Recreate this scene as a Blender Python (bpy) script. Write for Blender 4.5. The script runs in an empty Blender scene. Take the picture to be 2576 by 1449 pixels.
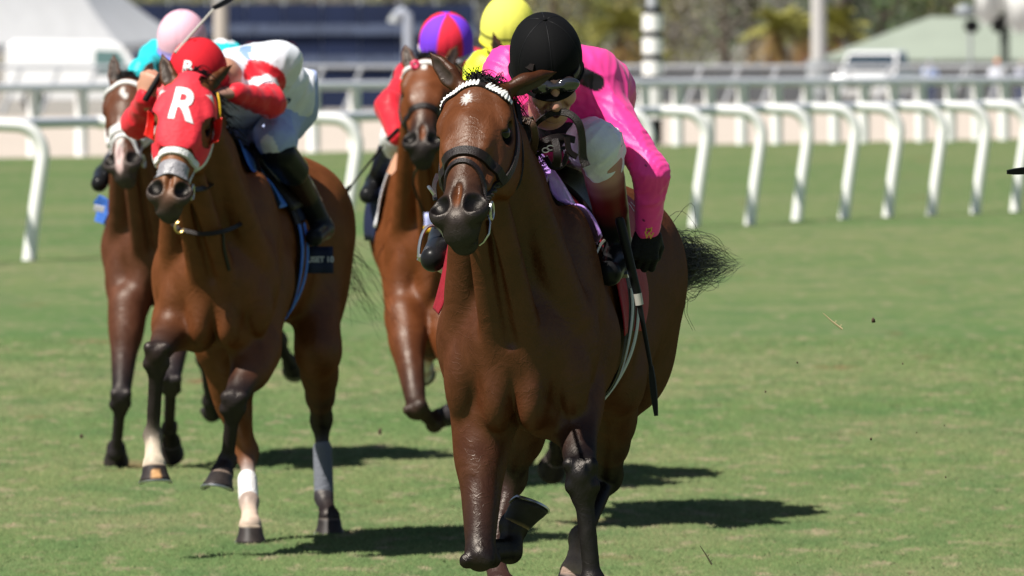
import bpy, bmesh, math, random
import numpy as np
from mathutils import Vector, Matrix
random.seed(7); RNG = np.random.default_rng(7)
SC = bpy.context.scene
# ---------------- camera, world, sun, exposure ----------------
F = 25500.0; CX, CY = 1287.5, 724.5; HY = 90.0; CAMZ = 2.0
PITCH = math.atan((CY-HY)/F)
cam = bpy.data.cameras.new("camera"); camo = bpy.data.objects.new("camera", cam)
SC.collection.objects.link(camo); SC.camera = camo
camo.location = (0, 0, CAMZ); camo.rotation_euler = (math.pi/2-PITCH, 0, 0)
cam.sensor_width = 36; cam.lens = F/2575*36; cam.clip_start = 1; cam.clip_end = 5000
cam.dof.use_dof = True; cam.dof.focus_distance = 29.95; cam.dof.aperture_fstop = 356/34.0
w = bpy.data.worlds.new("World"); SC.world = w; w.use_nodes = True
nt = w.node_tree; nt.nodes.clear()
sky = nt.nodes.new('ShaderNodeTexSky'); sky.sky_type = 'NISHITA'; sky.sun_disc = False
bgn = nt.nodes.new('ShaderNodeBackground'); bgn.inputs[1].default_value = 0.05
wo = nt.nodes.new('ShaderNodeOutputWorld')
nt.links.new(sky.outputs[0], bgn.inputs[0]); nt.links.new(bgn.outputs[0], wo.inputs[0])
SUNV = Vector((-0.56, -0.44, 1.0)).normalized()
sky.sun_elevation = math.asin(SUNV.z); sky.sun_rotation = math.atan2(SUNV.x, SUNV.y)
sl = bpy.data.lights.new("sun", 'SUN'); sl.energy = 5.0; sl.angle = math.radians(0.5); sl.color = (1, .95, .87)
so = bpy.data.objects.new("sun", sl); SC.collection.objects.link(so)
so.rotation_euler = SUNV.to_track_quat('Z', 'Y').to_euler(); so.location = (-20, -10, 40)
SC.view_settings.view_transform = 'Standard'; SC.view_settings.look = 'None'
SC.view_settings.exposure = 0.52; SC.view_settings.gamma = 1
SC.view_settings.use_curve_mapping = False

def W(X, Y, d):
    "a point seen at photo position X, Y that stands d metres away"
    cp, sp = math.cos(PITCH), math.sin(PITCH)
    rx = X-CX; ru = CY-Y
    y = F*cp+ru*sp; z = -F*sp+ru*cp
    k = d/y
    return np.array([rx*k, d, CAMZ+z*k])
# ---------------- objects ----------------
def link(o): SC.collection.objects.link(o); return o
def tag(o, label=None, cat=None, group=None, kind=None):
    if label: o['label'] = label
    if cat: o['category'] = cat
    if group: o['group'] = group
    if kind: o['kind'] = kind
    return o
def empty(name, loc, label=None, cat=None, group=None):
    o = bpy.data.objects.new(name, None); o.location = Vector([float(v) for v in loc]); o.empty_display_size = .2
    link(o); tag(o, label, cat, group); return o
def mesh_obj(name, verts, faces, mat, parent=None, smooth=True, cols=None):
    "verts in world metres; object origin goes to the parent's"
    v = np.asarray(verts, dtype=np.float32).reshape(-1, 3)
    off = np.zeros(3)
    q = parent
    while q is not None:
        off += np.array(q.location); q = q.parent
    if parent is None:
        off = np.array([(v[:,0].min()+v[:,0].max())/2, (v[:,1].min()+v[:,1].max())/2, v[:,2].min()])
    v = v-off
    me = bpy.data.meshes.new(name)
    if isinstance(faces, np.ndarray):
        n = faces.shape[1]
        me.vertices.add(len(v)); me.vertices.foreach_set('co', v.ravel())
        me.loops.add(faces.size); me.loops.foreach_set('vertex_index', faces.ravel().astype(np.int32))
        me.polygons.add(len(faces)); me.polygons.foreach_set('loop_start', np.arange(0, faces.size, n, dtype=np.int32))
        me.update(calc_edges=True)
    else:
        me.from_pydata([tuple(map(float, p)) for p in v], [], faces); me.update()
    me.polygons.foreach_set('use_smooth', np.full(len(me.polygons), smooth))
    if cols is not None:
        a = me.color_attributes.new('Col', 'FLOAT_COLOR', 'POINT')
        c = np.ones((len(v), 4), dtype=np.float32); c[:, :3] = cols
        a.data.foreach_set('color', c.ravel())
    if mat is not None:
        for m in (mat if isinstance(mat, (list, tuple)) else [mat]): me.materials.append(m)
    o = bpy.data.objects.new(name, me)
    if parent is None: o.location = off
    else: o.parent = parent
    return link(o)
# ---------------- materials ----------------
def mat(name, col=(.5,.5,.5), rough=.6, spec=.5, metal=0, attr=False, nscale=0, namt=0.15, bump=0, bscale=200, stretch=None, coat=0, sheen=0, col2=None, sss=0):
    m = bpy.data.materials.new(name); m.use_nodes = True
    t = m.node_tree; b = t.nodes['Principled BSDF']; N = t.nodes.new; L = t.links.new
    b.inputs['Roughness'].default_value = rough; b.inputs['Metallic'].default_value = metal
    b.inputs['Specular IOR Level'].default_value = spec
    if coat: b.inputs['Coat Weight'].default_value = coat; b.inputs['Coat Roughness'].default_value = .08
    if sheen: b.inputs['Sheen Weight'].default_value = sheen
    tc = N('ShaderNodeTexCoord'); vec = tc.outputs['Object']
    if stretch:
        mp = N('ShaderNodeMapping'); mp.inputs['Scale'].default_value = stretch; L(vec, mp.inputs[0]); vec = mp.outputs[0]
    if attr:
        a = N('ShaderNodeAttribute'); a.attribute_name = 'Col'; src = a.outputs['Color']
    else:
        r = N('ShaderNodeRGB'); r.outputs[0].default_value = (*col, 1); src = r.outputs[0]
    if nscale:
        n = N('ShaderNodeTexNoise'); n.inputs['Scale'].default_value = nscale; n.inputs['Detail'].default_value = 5; L(vec, n.inputs['Vector'])
        if col2:
            mx = N('ShaderNodeMix'); mx.data_type = 'RGBA'
            rp = N('ShaderNodeMapRange'); rp.inputs[1].default_value = .42; rp.inputs[2].default_value = .62
            L(n.outputs[0], rp.inputs[0]); L(rp.outputs[0], mx.inputs[0]); L(src, mx.inputs[6]); mx.inputs[7].default_value = (*col2, 1); src = mx.outputs[2]
        else:
            rp = N('ShaderNodeMapRange'); rp.inputs[1].default_value = .3; rp.inputs[2].default_value = .7
            rp.inputs[3].default_value = 1-namt; rp.inputs[4].default_value = 1+namt; L(n.outputs[0], rp.inputs[0])
            mx = N('ShaderNodeVectorMath'); mx.operation = 'SCALE'; L(src, mx.inputs[0]); L(rp.outputs[0], mx.inputs[3]); src = mx.outputs[0]
    L(src, b.inputs['Base Color'])
    if sss: b.inputs['Subsurface Weight'].default_value = sss; b.inputs['Subsurface Radius'].default_value = (.01,.004,.002)
    if bump:
        n2 = N('ShaderNodeTexNoise'); n2.inputs['Scale'].default_value = bscale; n2.inputs['Detail'].default_value = 4; L(vec, n2.inputs['Vector'])
        bp = N('ShaderNodeBump'); bp.inputs['Strength'].default_value = min(1, bump); bp.inputs['Distance'].default_value = .01*max(1, bump)
        L(n2.outputs[0], bp.inputs['Height']); L(bp.outputs[0], b.inputs['Normal'])
    return m
def coat_mat(name, gloss=.38):
    "short horse hair with sweat sheen, veins and muscle ripple"
    m = bpy.data.materials.new(name); m.use_nodes = True
    t = m.node_tree; b = t.nodes['Principled BSDF']; N = t.nodes.new; L = t.links.new
    tc = N('ShaderNodeTexCoord'); a = N('ShaderNodeAttribute'); a.attribute_name = 'Col'
    n1 = N('ShaderNodeTexNoise'); n1.inputs['Scale'].default_value = 11; n1.inputs['Detail'].default_value = 9; n1.inputs['Roughness'].default_value = .62; n1.inputs['Distortion'].default_value = .7; L(tc.outputs['Object'], n1.inputs['Vector'])
    mp = N('ShaderNodeMapping'); mp.inputs['Scale'].default_value = (420, 420, 130); L(tc.outputs['Object'], mp.inputs[0])
    n2 = N('ShaderNodeTexNoise'); n2.inputs['Scale'].default_value = 1; n2.inputs['Detail'].default_value = 3; L(mp.outputs[0], n2.inputs['Vector'])
    ad = N('ShaderNodeMath'); ad.operation = 'MULTIPLY_ADD'; L(n1.outputs[0], ad.inputs[0]); ad.inputs[1].default_value = 1.1
    m3 = N('ShaderNodeMath'); m3.operation = 'MULTIPLY'; L(n2.outputs[0], m3.inputs[0]); m3.inputs[1].default_value = .40; L(m3.outputs[0], ad.inputs[2])
    ad2 = N('ShaderNodeMath'); ad2.operation = 'ADD'; L(ad.outputs[0], ad2.inputs[0]); ad2.inputs[1].default_value = .25
    sc = N('ShaderNodeVectorMath'); sc.operation = 'SCALE'; L(a.outputs['Color'], sc.inputs[0]); L(ad2.outputs[0], sc.inputs[3]); L(sc.outputs[0], b.inputs['Base Color'])
    # veins: thin ridges of a distorted voronoi
    vo = N('ShaderNodeTexNoise'); vo.inputs['Scale'].default_value = 15; vo.inputs['Detail'].default_value = 2; vo.inputs['Distortion'].default_value = .6; L(tc.outputs['Object'], vo.inputs['Vector'])
    v1 = N('ShaderNodeMath'); v1.operation = 'SUBTRACT'; L(vo.outputs[0], v1.inputs[0]); v1.inputs[1].default_value = .5
    v2 = N('ShaderNodeMath'); v2.operation = 'ABSOLUTE'; L(v1.outputs[0], v2.inputs[0])
    v3 = N('ShaderNodeMapRange'); L(v2.outputs[0], v3.inputs[0]); v3.inputs[1].default_value = 0; v3.inputs[2].default_value = .022; v3.inputs[3].default_value = 1; v3.inputs[4].default_value = 0; v3.interpolation_type = 'SMOOTHSTEP'
    h = N('ShaderNodeMath'); h.operation = 'MULTIPLY_ADD'; L(v3.outputs[0], h.inputs[0]); h.inputs[1].default_value = .16; n2b = N('ShaderNodeMath'); n2b.operation = 'MULTIPLY'; n2b.inputs[1].default_value = .22; L(n2.outputs[0], n2b.inputs[0]); L(n2b.outputs[0], h.inputs[2])
    h2 = N('ShaderNodeMath'); h2.operation = 'MULTIPLY_ADD'; L(n1.outputs[0], h2.inputs[0]); h2.inputs[1].default_value = 2.2; L(h.outputs[0], h2.inputs[2])
    bp = N('ShaderNodeBump'); bp.inputs['Strength'].default_value = .55; bp.inputs['Distance'].default_value = .005
    L(h2.outputs[0], bp.inputs['Height']); L(bp.outputs[0], b.inputs['Normal'])
    rr = N('ShaderNodeMapRange'); L(n1.outputs[0], rr.inputs[0]); rr.inputs[1].default_value = .35; rr.inputs[2].default_value = .65; rr.inputs[3].default_value = gloss-.08; rr.inputs[4].default_value = gloss+.14
    L(rr.outputs[0], b.inputs['Roughness']); b.inputs['Specular IOR Level'].default_value = 0
    # short hair does not mirror at a glancing angle the way varnish does: a matt base with a fixed share of sheen
    df = N('ShaderNodeBsdfDiffuse'); df.inputs['Roughness'].default_value = .4; L(sc.outputs[0], df.inputs['Color']); L(bp.outputs[0], df.inputs['Normal'])
    gl = N('ShaderNodeBsdfGlossy'); gl.inputs['Color'].default_value = (1, .93, .86, 1); L(rr.outputs[0], gl.inputs['Roughness']); L(bp.outputs[0], gl.inputs['Normal'])
    ms = N('ShaderNodeMixShader'); ms.inputs[0].default_value = .030; L(df.outputs[0], ms.inputs[1]); L(gl.outputs[0], ms.inputs[2])
    L(ms.outputs[0], t.nodes['Material Output'].inputs['Surface']); t.nodes.remove(b)
    return m
# ---------------- signed distance modelling ----------------
def nrm(v): v = np.asarray(v, float); return v/np.linalg.norm(v)
class Rc:
    "tapered round limb, optionally wider (flat>1) or thinner along `side`"
    def __init__(s, a, b, ra, rb, k=.03, col=None, side=None, flat=1, op='add'):
        s.a = np.asarray(a, float); s.b = np.asarray(b, float); s.ra, s.rb, s.k, s.col, s.op = ra, rb, k, col, op
        s.side = None if side is None else nrm(side); s.flat = flat
    def bounds(s):
        m = max(s.ra, s.rb)*max(1, s.flat)
        return np.minimum(s.a, s.b)-m, np.maximum(s.a, s.b)+m
    def d(s, x, y, z):
        px, py, pz = x-s.a[0], y-s.a[1], z-s.a[2]; ba = s.b-s.a
        g = 1
        if s.side is not None:
            q = (1/s.flat-1); sd = s.side
            t = (px*sd[0]+py*sd[1]+pz*sd[2])*q; px, py, pz = px+t*sd[0], py+t*sd[1], pz+t*sd[2]
            ba = ba+sd*np.dot(ba, sd)*q; g = max(.7, min(1, s.flat))
        L2 = max(np.dot(ba, ba), 1e-9)
        h = np.clip((px*ba[0]+py*ba[1]+pz*ba[2])/L2, 0, 1)
        return (np.sqrt((px-h*ba[0])**2+(py-h*ba[1])**2+(pz-h*ba[2])**2)-(s.ra+(s.rb-s.ra)*h))*g
class El:
    "ellipsoid; axes = three unit rows"
    def __init__(s, c, r, k=.03, col=None, axes=None, op='add'):
        s.c = np.asarray(c, float); s.r = np.asarray(r, float); s.k, s.col, s.op = k, col, op
        s.ax = np.eye(3) if axes is None else np.array([nrm(a) for a in axes])
    def bounds(s):
        e = np.sqrt(((s.ax.T*s.r)**2).sum(1)); return s.c-e, s.c+e
    def d(s, x, y, z):
        px, py, pz = x-s.c[0], y-s.c[1], z-s.c[2]
        k0 = 0; k1 = 0
        for i in range(3):
            a = s.ax[i]; q = (px*a[0]+py*a[1]+pz*a[2])/s.r[i]
            k0 = k0+q*q; k1 = k1+(q/s.r[i])**2
        k0 = np.sqrt(k0); k1 = np.sqrt(k1)
        return k0*(k0-1)/np.maximum(k1, 1e-6)
def combine(D, d, p):
    k = p.k
    if p.op == 'add':
        h = np.clip(.5+.5*(D-d)/k, 0, 1); return D+(d-D)*h-k*h*(1-h)
    d = -d                                            # 'sub'
    h = np.clip(.5-.5*(D-d)/k, 0, 1); return D+(d-D)*h+k*h*(1-h)
def sdf(prims, P):
    P = np.asarray(P, float); D = np.full(P.shape[:-1], .6)
    for p in prims: D = combine(D, p.d(P[..., 0], P[..., 1], P[..., 2]), p)
    return D
def grad(prims, P, e=.003):
    g = np.stack([sdf(prims, P+np.eye(3)[i]*e)-sdf(prims, P-np.eye(3)[i]*e) for i in range(3)], -1)
    return g/np.maximum(np.linalg.norm(g, axis=-1, keepdims=True), 1e-9)
def project(prims, P, off=0., it=6):
    P = np.array(P, float)
    for _ in range(it):
        g = grad(prims, P); P -= g*((sdf(prims, P)-off)[..., None])*.9
    return P, grad(prims, P)
def axis(lo, hi, parts):
    "grid coordinates: parts = [(upto, step), ...]"
    out = [lo]
    for upto, st in parts:
        u = min(upto, hi)
        while out[-1] < u: out.append(out[-1]+st)
    return np.array(out, dtype=np.float32)
def surf(prims, xs, ys, zs, smooth=1, fn=None):
    nx, ny, nz = len(xs), len(ys), len(zs)
    D = np.full((nx, ny, nz), .5, dtype=np.float32)
    for p in prims:
        lo, hi = p.bounds(); m = p.k+.035
        i0, i1 = np.searchsorted(xs, lo[0]-m), np.searchsorted(xs, hi[0]+m)
        j0, j1 = np.searchsorted(ys, lo[1]-m), np.searchsorted(ys, hi[1]+m)
        k0, k1 = np.searchsorted(zs, lo[2]-m), np.searchsorted(zs, hi[2]+m)
        if i1 <= i0 or j1 <= j0 or k1 <= k0: continue
        d = p.d(xs[i0:i1, None, None], ys[None, j0:j1, None], zs[None, None, k0:k1]).astype(np.float32)
        B = D[i0:i1, j0:j1, k0:k1]; B[...] = combine(B, d, p)
    if fn is not None: D = fn(D, xs, ys, zs)
    S = D < 0
    S[0] = S[-1] = False; S[:, 0] = S[:, -1] = False; S[:, :, 0] = S[:, :, -1] = False
    D = np.where(S, np.minimum(D, -1e-6), np.maximum(D, 1e-6))
    cnt = np.zeros((nx-1, ny-1, nz-1), dtype=np.int8)
    for a in (0, 1):
        for b in (0, 1):
            for c in (0, 1): cnt += S[a:nx-1+a, b:ny-1+b, c:nz-1+c]
    act = np.flatnonzero((cnt > 0) & (cnt < 8)); del cnt
    ci, cj, ck = np.unravel_index(act, (nx-1, ny-1, nz-1))
    acc = np.zeros((len(act), 3)); n = np.zeros(len(act))
    corners = [(a, b, c) for a in (0, 1) for b in (0, 1) for c in (0, 1)]
    val = {q: D[ci+q[0], cj+q[1], ck+q[2]] for q in corners}
    for q in corners:
        for ax in range(3):
            if q[ax]: continue
            r = list(q); r[ax] = 1; r = tuple(r)
            va, vb = val[q], val[r]; m = (va < 0) != (vb < 0)
            t = np.where(m, va/(va-vb+1e-12), 0)
            P = [xs[ci+q[0]].astype(float), ys[cj+q[1]].astype(float), zs[ck+q[2]].astype(float)]
            g = [xs, ys, zs][ax]; c0 = [ci, cj, ck][ax]
            P[ax] = P[ax]+t*(g[c0+1]-g[c0])
            acc += np.stack(P, 1)*m[:, None]; n += m
    V = acc/np.maximum(n, 1)[:, None]
    def vid(i, j, k): return np.searchsorted(act, (i*(ny-1)+j)*(nz-1)+k)
    Fs = []
    for ax in range(3):
        sl0 = [slice(None)]*3; sl1 = [slice(None)]*3; sl0[ax] = slice(0, -1); sl1[ax] = slice(1, None)
        A = S[tuple(sl0)]; Bq = S[tuple(sl1)]
        i, j, k = np.nonzero(A != Bq); ins = A[i, j, k]
        if ax == 0: q = [vid(i, j-1, k-1), vid(i, j, k-1), vid(i, j, k), vid(i, j-1, k)]
        if ax == 1: q = [vid(i-1, j, k-1), vid(i-1, j, k), vid(i, j, k), vid(i, j, k-1)]
        if ax == 2: q = [vid(i-1, j-1, k), vid(i, j-1, k), vid(i, j, k), vid(i-1, j, k)]
        q = np.stack(q, 1); q[~ins] = q[~ins][:, ::-1]; Fs.append(q)
    Q = np.concatenate(Fs).astype(np.int32)
    for _ in range(smooth):
        a = np.zeros_like(V); c = np.zeros(len(V))
        for s in range(4):
            u, v = Q[:, s], Q[:, (s+1) % 4]
            for d in range(3): a[:, d] += np.bincount(u, V[v, d], len(V))+np.bincount(v, V[u, d], len(V))
            c += np.bincount(u, minlength=len(V))+np.bincount(v, minlength=len(V))
        V = V*.45+.55*a/np.maximum(c, 1)[:, None]
    return V, Q
def blend_cols(prims, V, default, tau=.012):
    acc = np.zeros((len(V), 3)); wsum = np.zeros(len(V)); dmin = np.full(len(V), 9.)
    ds = []
    for p in prims:
        if p.op != 'add': continue
        d = p.d(V[:, 0], V[:, 1], V[:, 2]); ds.append((d, p)); dmin = np.minimum(dmin, d)
    for d, p in ds:
        wt = np.exp(-np.clip((d-dmin)/tau, 0, 40)); cc = p.col or default
        if len(cc) == 2:                               # colour runs from one end of the limb to the other
            ba = p.b-p.a; h = np.clip(((V-p.a)@ba)/np.dot(ba, ba), 0, 1)[:, None]; h = h*h*(3-2*h); cc = np.array(cc[0])*(1-h)+np.array(cc[1])*h
        acc += wt[:, None]*np.array(cc); wsum += wt
    C = acc/wsum[:, None]
    for p in prims:
        if p.op == 'sub' and p.col:
            d = p.d(V[:, 0], V[:, 1], V[:, 2]); wt = np.clip(1-d/.006, 0, 1)[:, None]; C = C*(1-wt)+np.array(p.col)*wt
    return C
def sdf_obj(name, prims, res, m, parent, default=(.5,.5,.5), smooth=1, colfn=None, tau=.012, fn=None):
    lo = np.min([p.bounds()[0] for p in prims if p.op == 'add'], 0)-.03; hi = np.max([p.bounds()[1] for p in prims if p.op == 'add'], 0)+.03
    ax = [np.arange(lo[i], hi[i], res, dtype=np.float32) for i in range(3)]
    V, Q = surf(prims, *ax, smooth=smooth, fn=fn)
    C = blend_cols(prims, V, default, tau)
    if colfn: C = colfn(V, C)
    return mesh_obj(name, V, Q, m, parent, cols=C)
# ---------------- ribbons, tubes, sheets ----------------
def spline(pts, n=8):
    P = np.asarray(pts, float)
    if len(P) < 3: return np.array([P[0]+(P[-1]-P[0])*t for t in np.linspace(0, 1, n+1)])
    out = []
    Q = np.vstack([2*P[0]-P[1], P, 2*P[-1]-P[-2]])
    for i in range(1, len(Q)-2):
        for t in np.linspace(0, 1, n, endpoint=False):
            a, b, c, d = Q[i-1:i+3]
            out.append(.5*((2*b)+(c-a)*t+(2*a-5*b+4*c-d)*t*t+(3*b-a-3*c+d)*t**3))
    out.append(P[-1]); return np.array(out)
def tube_geo(P, R, seg=8, cap=True):
    P = np.asarray(P, float); n = len(P); R = np.broadcast_to(np.asarray(R, float), (n,)) if np.ndim(R) == 0 or len(np.atleast_1d(R)) == n else np.interp(np.linspace(0, 1, n), np.linspace(0, 1, len(R)), R)
    V = []; Fc = []; up = None
    for i in range(n):
        t = nrm(P[min(i+1, n-1)]-P[max(i-1, 0)]+1e-9)
        if up is None: up = nrm(np.cross(t, [0, 0, 1] if abs(t[2]) < .9 else [1, 0, 0]))
        up = nrm(up-t*np.dot(up, t)); bi = np.cross(t, up)
        for s in range(seg):
            a = 2*math.pi*s/seg; V.append(P[i]+(up*math.cos(a)+bi*math.sin(a))*R[i])
    for i in range(n-1):
        for s in range(seg):
            q = (s+1) % seg; Fc.append([i*seg+s, i*seg+q, (i+1)*seg+q, (i+1)*seg+s])
    if cap: Fc.append(list(range(seg))[::-1]); Fc.append([(n-1)*seg+s for s in range(seg)])
    return V, Fc
def ribbon_geo(P, Nn, width, th=.003):
    "flat strap along P with outward normals Nn"
    P = np.asarray(P, float); n = len(P); V = []; Fc = []
    wd = np.interp(np.linspace(0, 1, n), np.linspace(0, 1, len(np.atleast_1d(width))), np.atleast_1d(width))
    for i in range(n):
        t = nrm(P[min(i+1, n-1)]-P[max(i-1, 0)]+1e-9); u = nrm(np.cross(t, Nn[i])); nn = np.cross(u, t)
        nn = nn if np.dot(nn, Nn[i]) > 0 else -nn; h = wd[i]/2
        V += [P[i]-u*h, P[i]-u*h*.8+nn*th, P[i]+u*h*.8+nn*th, P[i]+u*h, P[i]+u*h-nn*.001, P[i]-u*h-nn*.001]
    for i in range(n-1):
        for s in range(6): q = (s+1) % 6; Fc.append([i*6+s, i*6+q, (i+1)*6+q, (i+1)*6+s])
    Fc.append([5,4,3,2,1,0]); Fc.append([(n-1)*6+s for s in range(6)])
    return V, Fc
class MB:
    "collects geometry of one mesh"
    def __init__(s): s.v = []; s.f = []
    def add(s, g):
        o = len(s.v); s.v += [np.asarray(p, float) for p in g[0]]; s.f += [[i+o for i in f] for f in g[1]]; return s
    def tube(s, P, R, seg=8): return s.add(tube_geo(P, R, seg))
    def box(s, a, b, rot=None):
        a = np.asarray(a, float); b = np.asarray(b, float)
        v = [np.array([x, y, z]) for x in (a[0], b[0]) for y in (a[1], b[1]) for z in (a[2], b[2])]
        if rot is not None: c = (a+b)/2; v = [c+rot@(p-c) for p in v]
        return s.add((v, [[0,1,3,2],[4,6,7,5],[0,4,5,1],[2,3,7,6],[0,2,6,4],[1,5,7,3]]))
    def build(s, name, m, parent=None, smooth=True):
        o = mesh_obj(name, s.v, s.f, m, parent, smooth=smooth)
        if smooth and len(s.f) < 4000:
            b = bmesh.new(); b.from_mesh(o.data); bmesh.ops.recalc_face_normals(b, faces=b.faces)
            for e in b.edges:
                if len(e.link_faces) == 2 and e.calc_face_angle(0) > .7: e.smooth = False
            b.to_mesh(o.data); b.free()
        return o
def sheet(name, P, Nn, th, m, parent, cols=None, wrap=False):
    "grid of points P[nu,nv,3] with normals, given thickness"
    nu, nv = P.shape[:2]; A = (P+Nn*th).reshape(-1, 3); B = P.reshape(-1, 3); n = nu*nv
    V = np.vstack([A, B]); Fc = []
    def id(i, j): return i*nv+j
    for i in range(nu-1):
        for j in range(nv-1):
            Fc.append([id(i,j), id(i+1,j), id(i+1,j+1), id(i,j+1)]); Fc.append([n+id(i,j), n+id(i,j+1), n+id(i+1,j+1), n+id(i+1,j)])
    for i in range(nu-1):
        Fc.append([id(i,0), n+id(i,0), n+id(i+1,0), id(i+1,0)]); Fc.append([id(i,nv-1), id(i+1,nv-1), n+id(i+1,nv-1), n+id(i,nv-1)])
    for j in range(nv-1):
        Fc.append([id(0,j), id(0,j+1), n+id(0,j+1), n+id(0,j)]); Fc.append([id(nu-1,j), n+id(nu-1,j), n+id(nu-1,j+1), id(nu-1,j+1)])
    c = None if cols is None else np.vstack([cols.reshape(-1, 3)]*2)
    o = mesh_obj(name, V, Fc, m, parent, cols=c)
    b = bmesh.new(); b.from_mesh(o.data); bmesh.ops.recalc_face_normals(b, faces=b.faces); b.to_mesh(o.data); b.free()
    return o
def text_geo(body, size, bold=0.0, shear=0, sub=.012, space=1):
    "letters as flat triangles (x right, y up, centred)"
    cu = bpy.data.curves.new('t', 'FONT'); cu.body = body; cu.size = size; cu.offset = bold; cu.shear = shear; cu.align_x = 'CENTER'; cu.align_y = 'CENTER'; cu.space_character = space
    o = bpy.data.objects.new('t', cu); SC.collection.objects.link(o)
    dg = bpy.context.evaluated_depsgraph_get(); me = o.evaluated_get(dg).to_mesh()
    b = bmesh.new(); b.from_mesh(me); bmesh.ops.triangulate(b, faces=b.faces)
    for _ in range(4):
        es = [e for e in b.edges if e.calc_length() > sub]
        if not es: break
        bmesh.ops.subdivide_edges(b, edges=es, cuts=1); bmesh.ops.triangulate(b, faces=b.faces)
    b.verts.ensure_lookup_table(); V = np.array([v.co[:] for v in b.verts]); Fc = [[v.index for v in f.verts] for f in b.faces]
    b.free(); bpy.data.objects.remove(o, do_unlink=True); bpy.data.curves.remove(cu)
    return V, Fc
def letters(name, body, size, origin, right, up, prims, off, m, parent, **kw):
    V, Fc = text_geo(body, size, **kw); right, up = nrm(right), nrm(up)
    P = np.asarray(origin)+V[:, :1]*right+V[:, 1:2]*up
    if prims is not None: P, _ = project(prims, P, off)
    n = np.cross(right, up); o = mesh_obj(name, P, Fc, m, parent, smooth=True); return o
def vnoise(P, sc, seed=0):
    "cheap smooth 3-d noise for meshes"
    r = np.random.default_rng(seed); out = np.zeros(len(P))
    for _ in range(9):
        k = r.normal(size=3)*sc; out += np.sin(P@k+r.uniform(0, 6.28))
    return out/9
BLACK = (.012, .010, .011); M = {}
M['black_leather'] = mat('black_leather', (.014,.009,.008), .40, .25, nscale=60, bump=.3, bscale=300)
M['brown_leather'] = mat('brown_leather', (.09,.045,.025), .4, .5, nscale=50, bump=.3, bscale=300)
M['steel'] = mat('steel', (.55,.54,.52), .35, .6, metal=1)
M['hoof'] = mat('hoof_horn', (.035,.028,.026), .5, .2, attr=True, nscale=30, namt=.3)
M['hair'] = mat('horse_hair', (.006,.005,.005), .45, .25)
M['eye'] = mat('horse_eye', (.006,.004,.003), .10, .35)
M['white_leather'] = mat('white_leather', (.80,.79,.76), .5, .4, nscale=40, namt=.08, bump=.3, bscale=200)
M['fleece'] = mat('fleece', (.82,.81,.80), .9, .2, bump=1.0, bscale=140)

def hoof_mesh(C, n, t, name, parent, horn=(.03,.024,.022), toe=None, shoe=True, sc=1.0, rim=None):
    "C coronet centre, n out through the sole, t towards the toe"
    n = nrm(n); t = nrm(t-n*np.dot(t, n)); l = np.cross(n, t); V = []; Fc = []; cols = []; seg = 28; rings = 7
    for i in range(rings):
        q = i/(rings-1); hgt = .072*q*sc
        for s in range(seg):
            a = 2*math.pi*s/seg; ca, sa = math.cos(a), math.sin(a)
            rl = (.042+.018*q)*sc; rt = (.044+.022*q)*sc if ca > 0 else (.042+.004*q)*sc
            bulge = .004*math.sin(q*9) if 0 < q < 1 else 0
            V.append(C+n*(hgt*(1 if ca > 0 else .55+.45*(1+ca)))+t*(ca*rt+.026*q*sc)+l*sa*(rl+bulge*.3))
            c = np.array(horn)*(.8+.4*q)
            if i == 0: c = np.array(rim or (.12,.10,.085))
            if toe is not None and abs(a if a < math.pi else a-2*math.pi) < .42 and q > .45: c = np.array(toe)
            cols.append(c)
    for i in range(rings-1):
        for s in range(seg):
            q = (s+1) % seg; Fc.append([i*seg+s, i*seg+q, (i+1)*seg+q, (i+1)*seg+s])
    # sole: recessed ring inside the wall
    base = (rings-1)*seg; cen = C+n*.058*sc+t*.02*sc
    for rr, dp in ((.8, 0), (.72, .012), (.15, .010)):
        for s in range(seg):
            p = V[base+s]; V.append(cen+(p-cen)*rr-n*dp+(n*np.dot(p-cen, n))*(1-rr)); cols.append(np.array((.03,.025,.022)))
    for k in range(3):
        a0 = base if k == 0 else rings*seg+(k-1)*seg; a1 = rings*seg+k*seg
        for s in range(seg): q = (s+1) % seg; Fc.append([a0+s, a0+q, a1+q, a1+s])
    Fc.append([rings*seg+2*seg+s for s in range(seg)]); Fc.append([s for s in range(seg)][::-1])
    h = mesh_obj(name, V, Fc, M['hoof'], parent, cols=np.array(cols))
    if shoe:
        P = [V[base+s]*.94+cen*.06+n*.004 for s in list(range(18, 28))+list(range(0, 11))]
        g = MB().add(ribbon_geo(np.array(P), [n]*len(P), .017*sc, .006)); o = g.build('horseshoe', M['steel'], parent)
        o.parent = h; o.location = (0,0,0)
    return h

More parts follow.
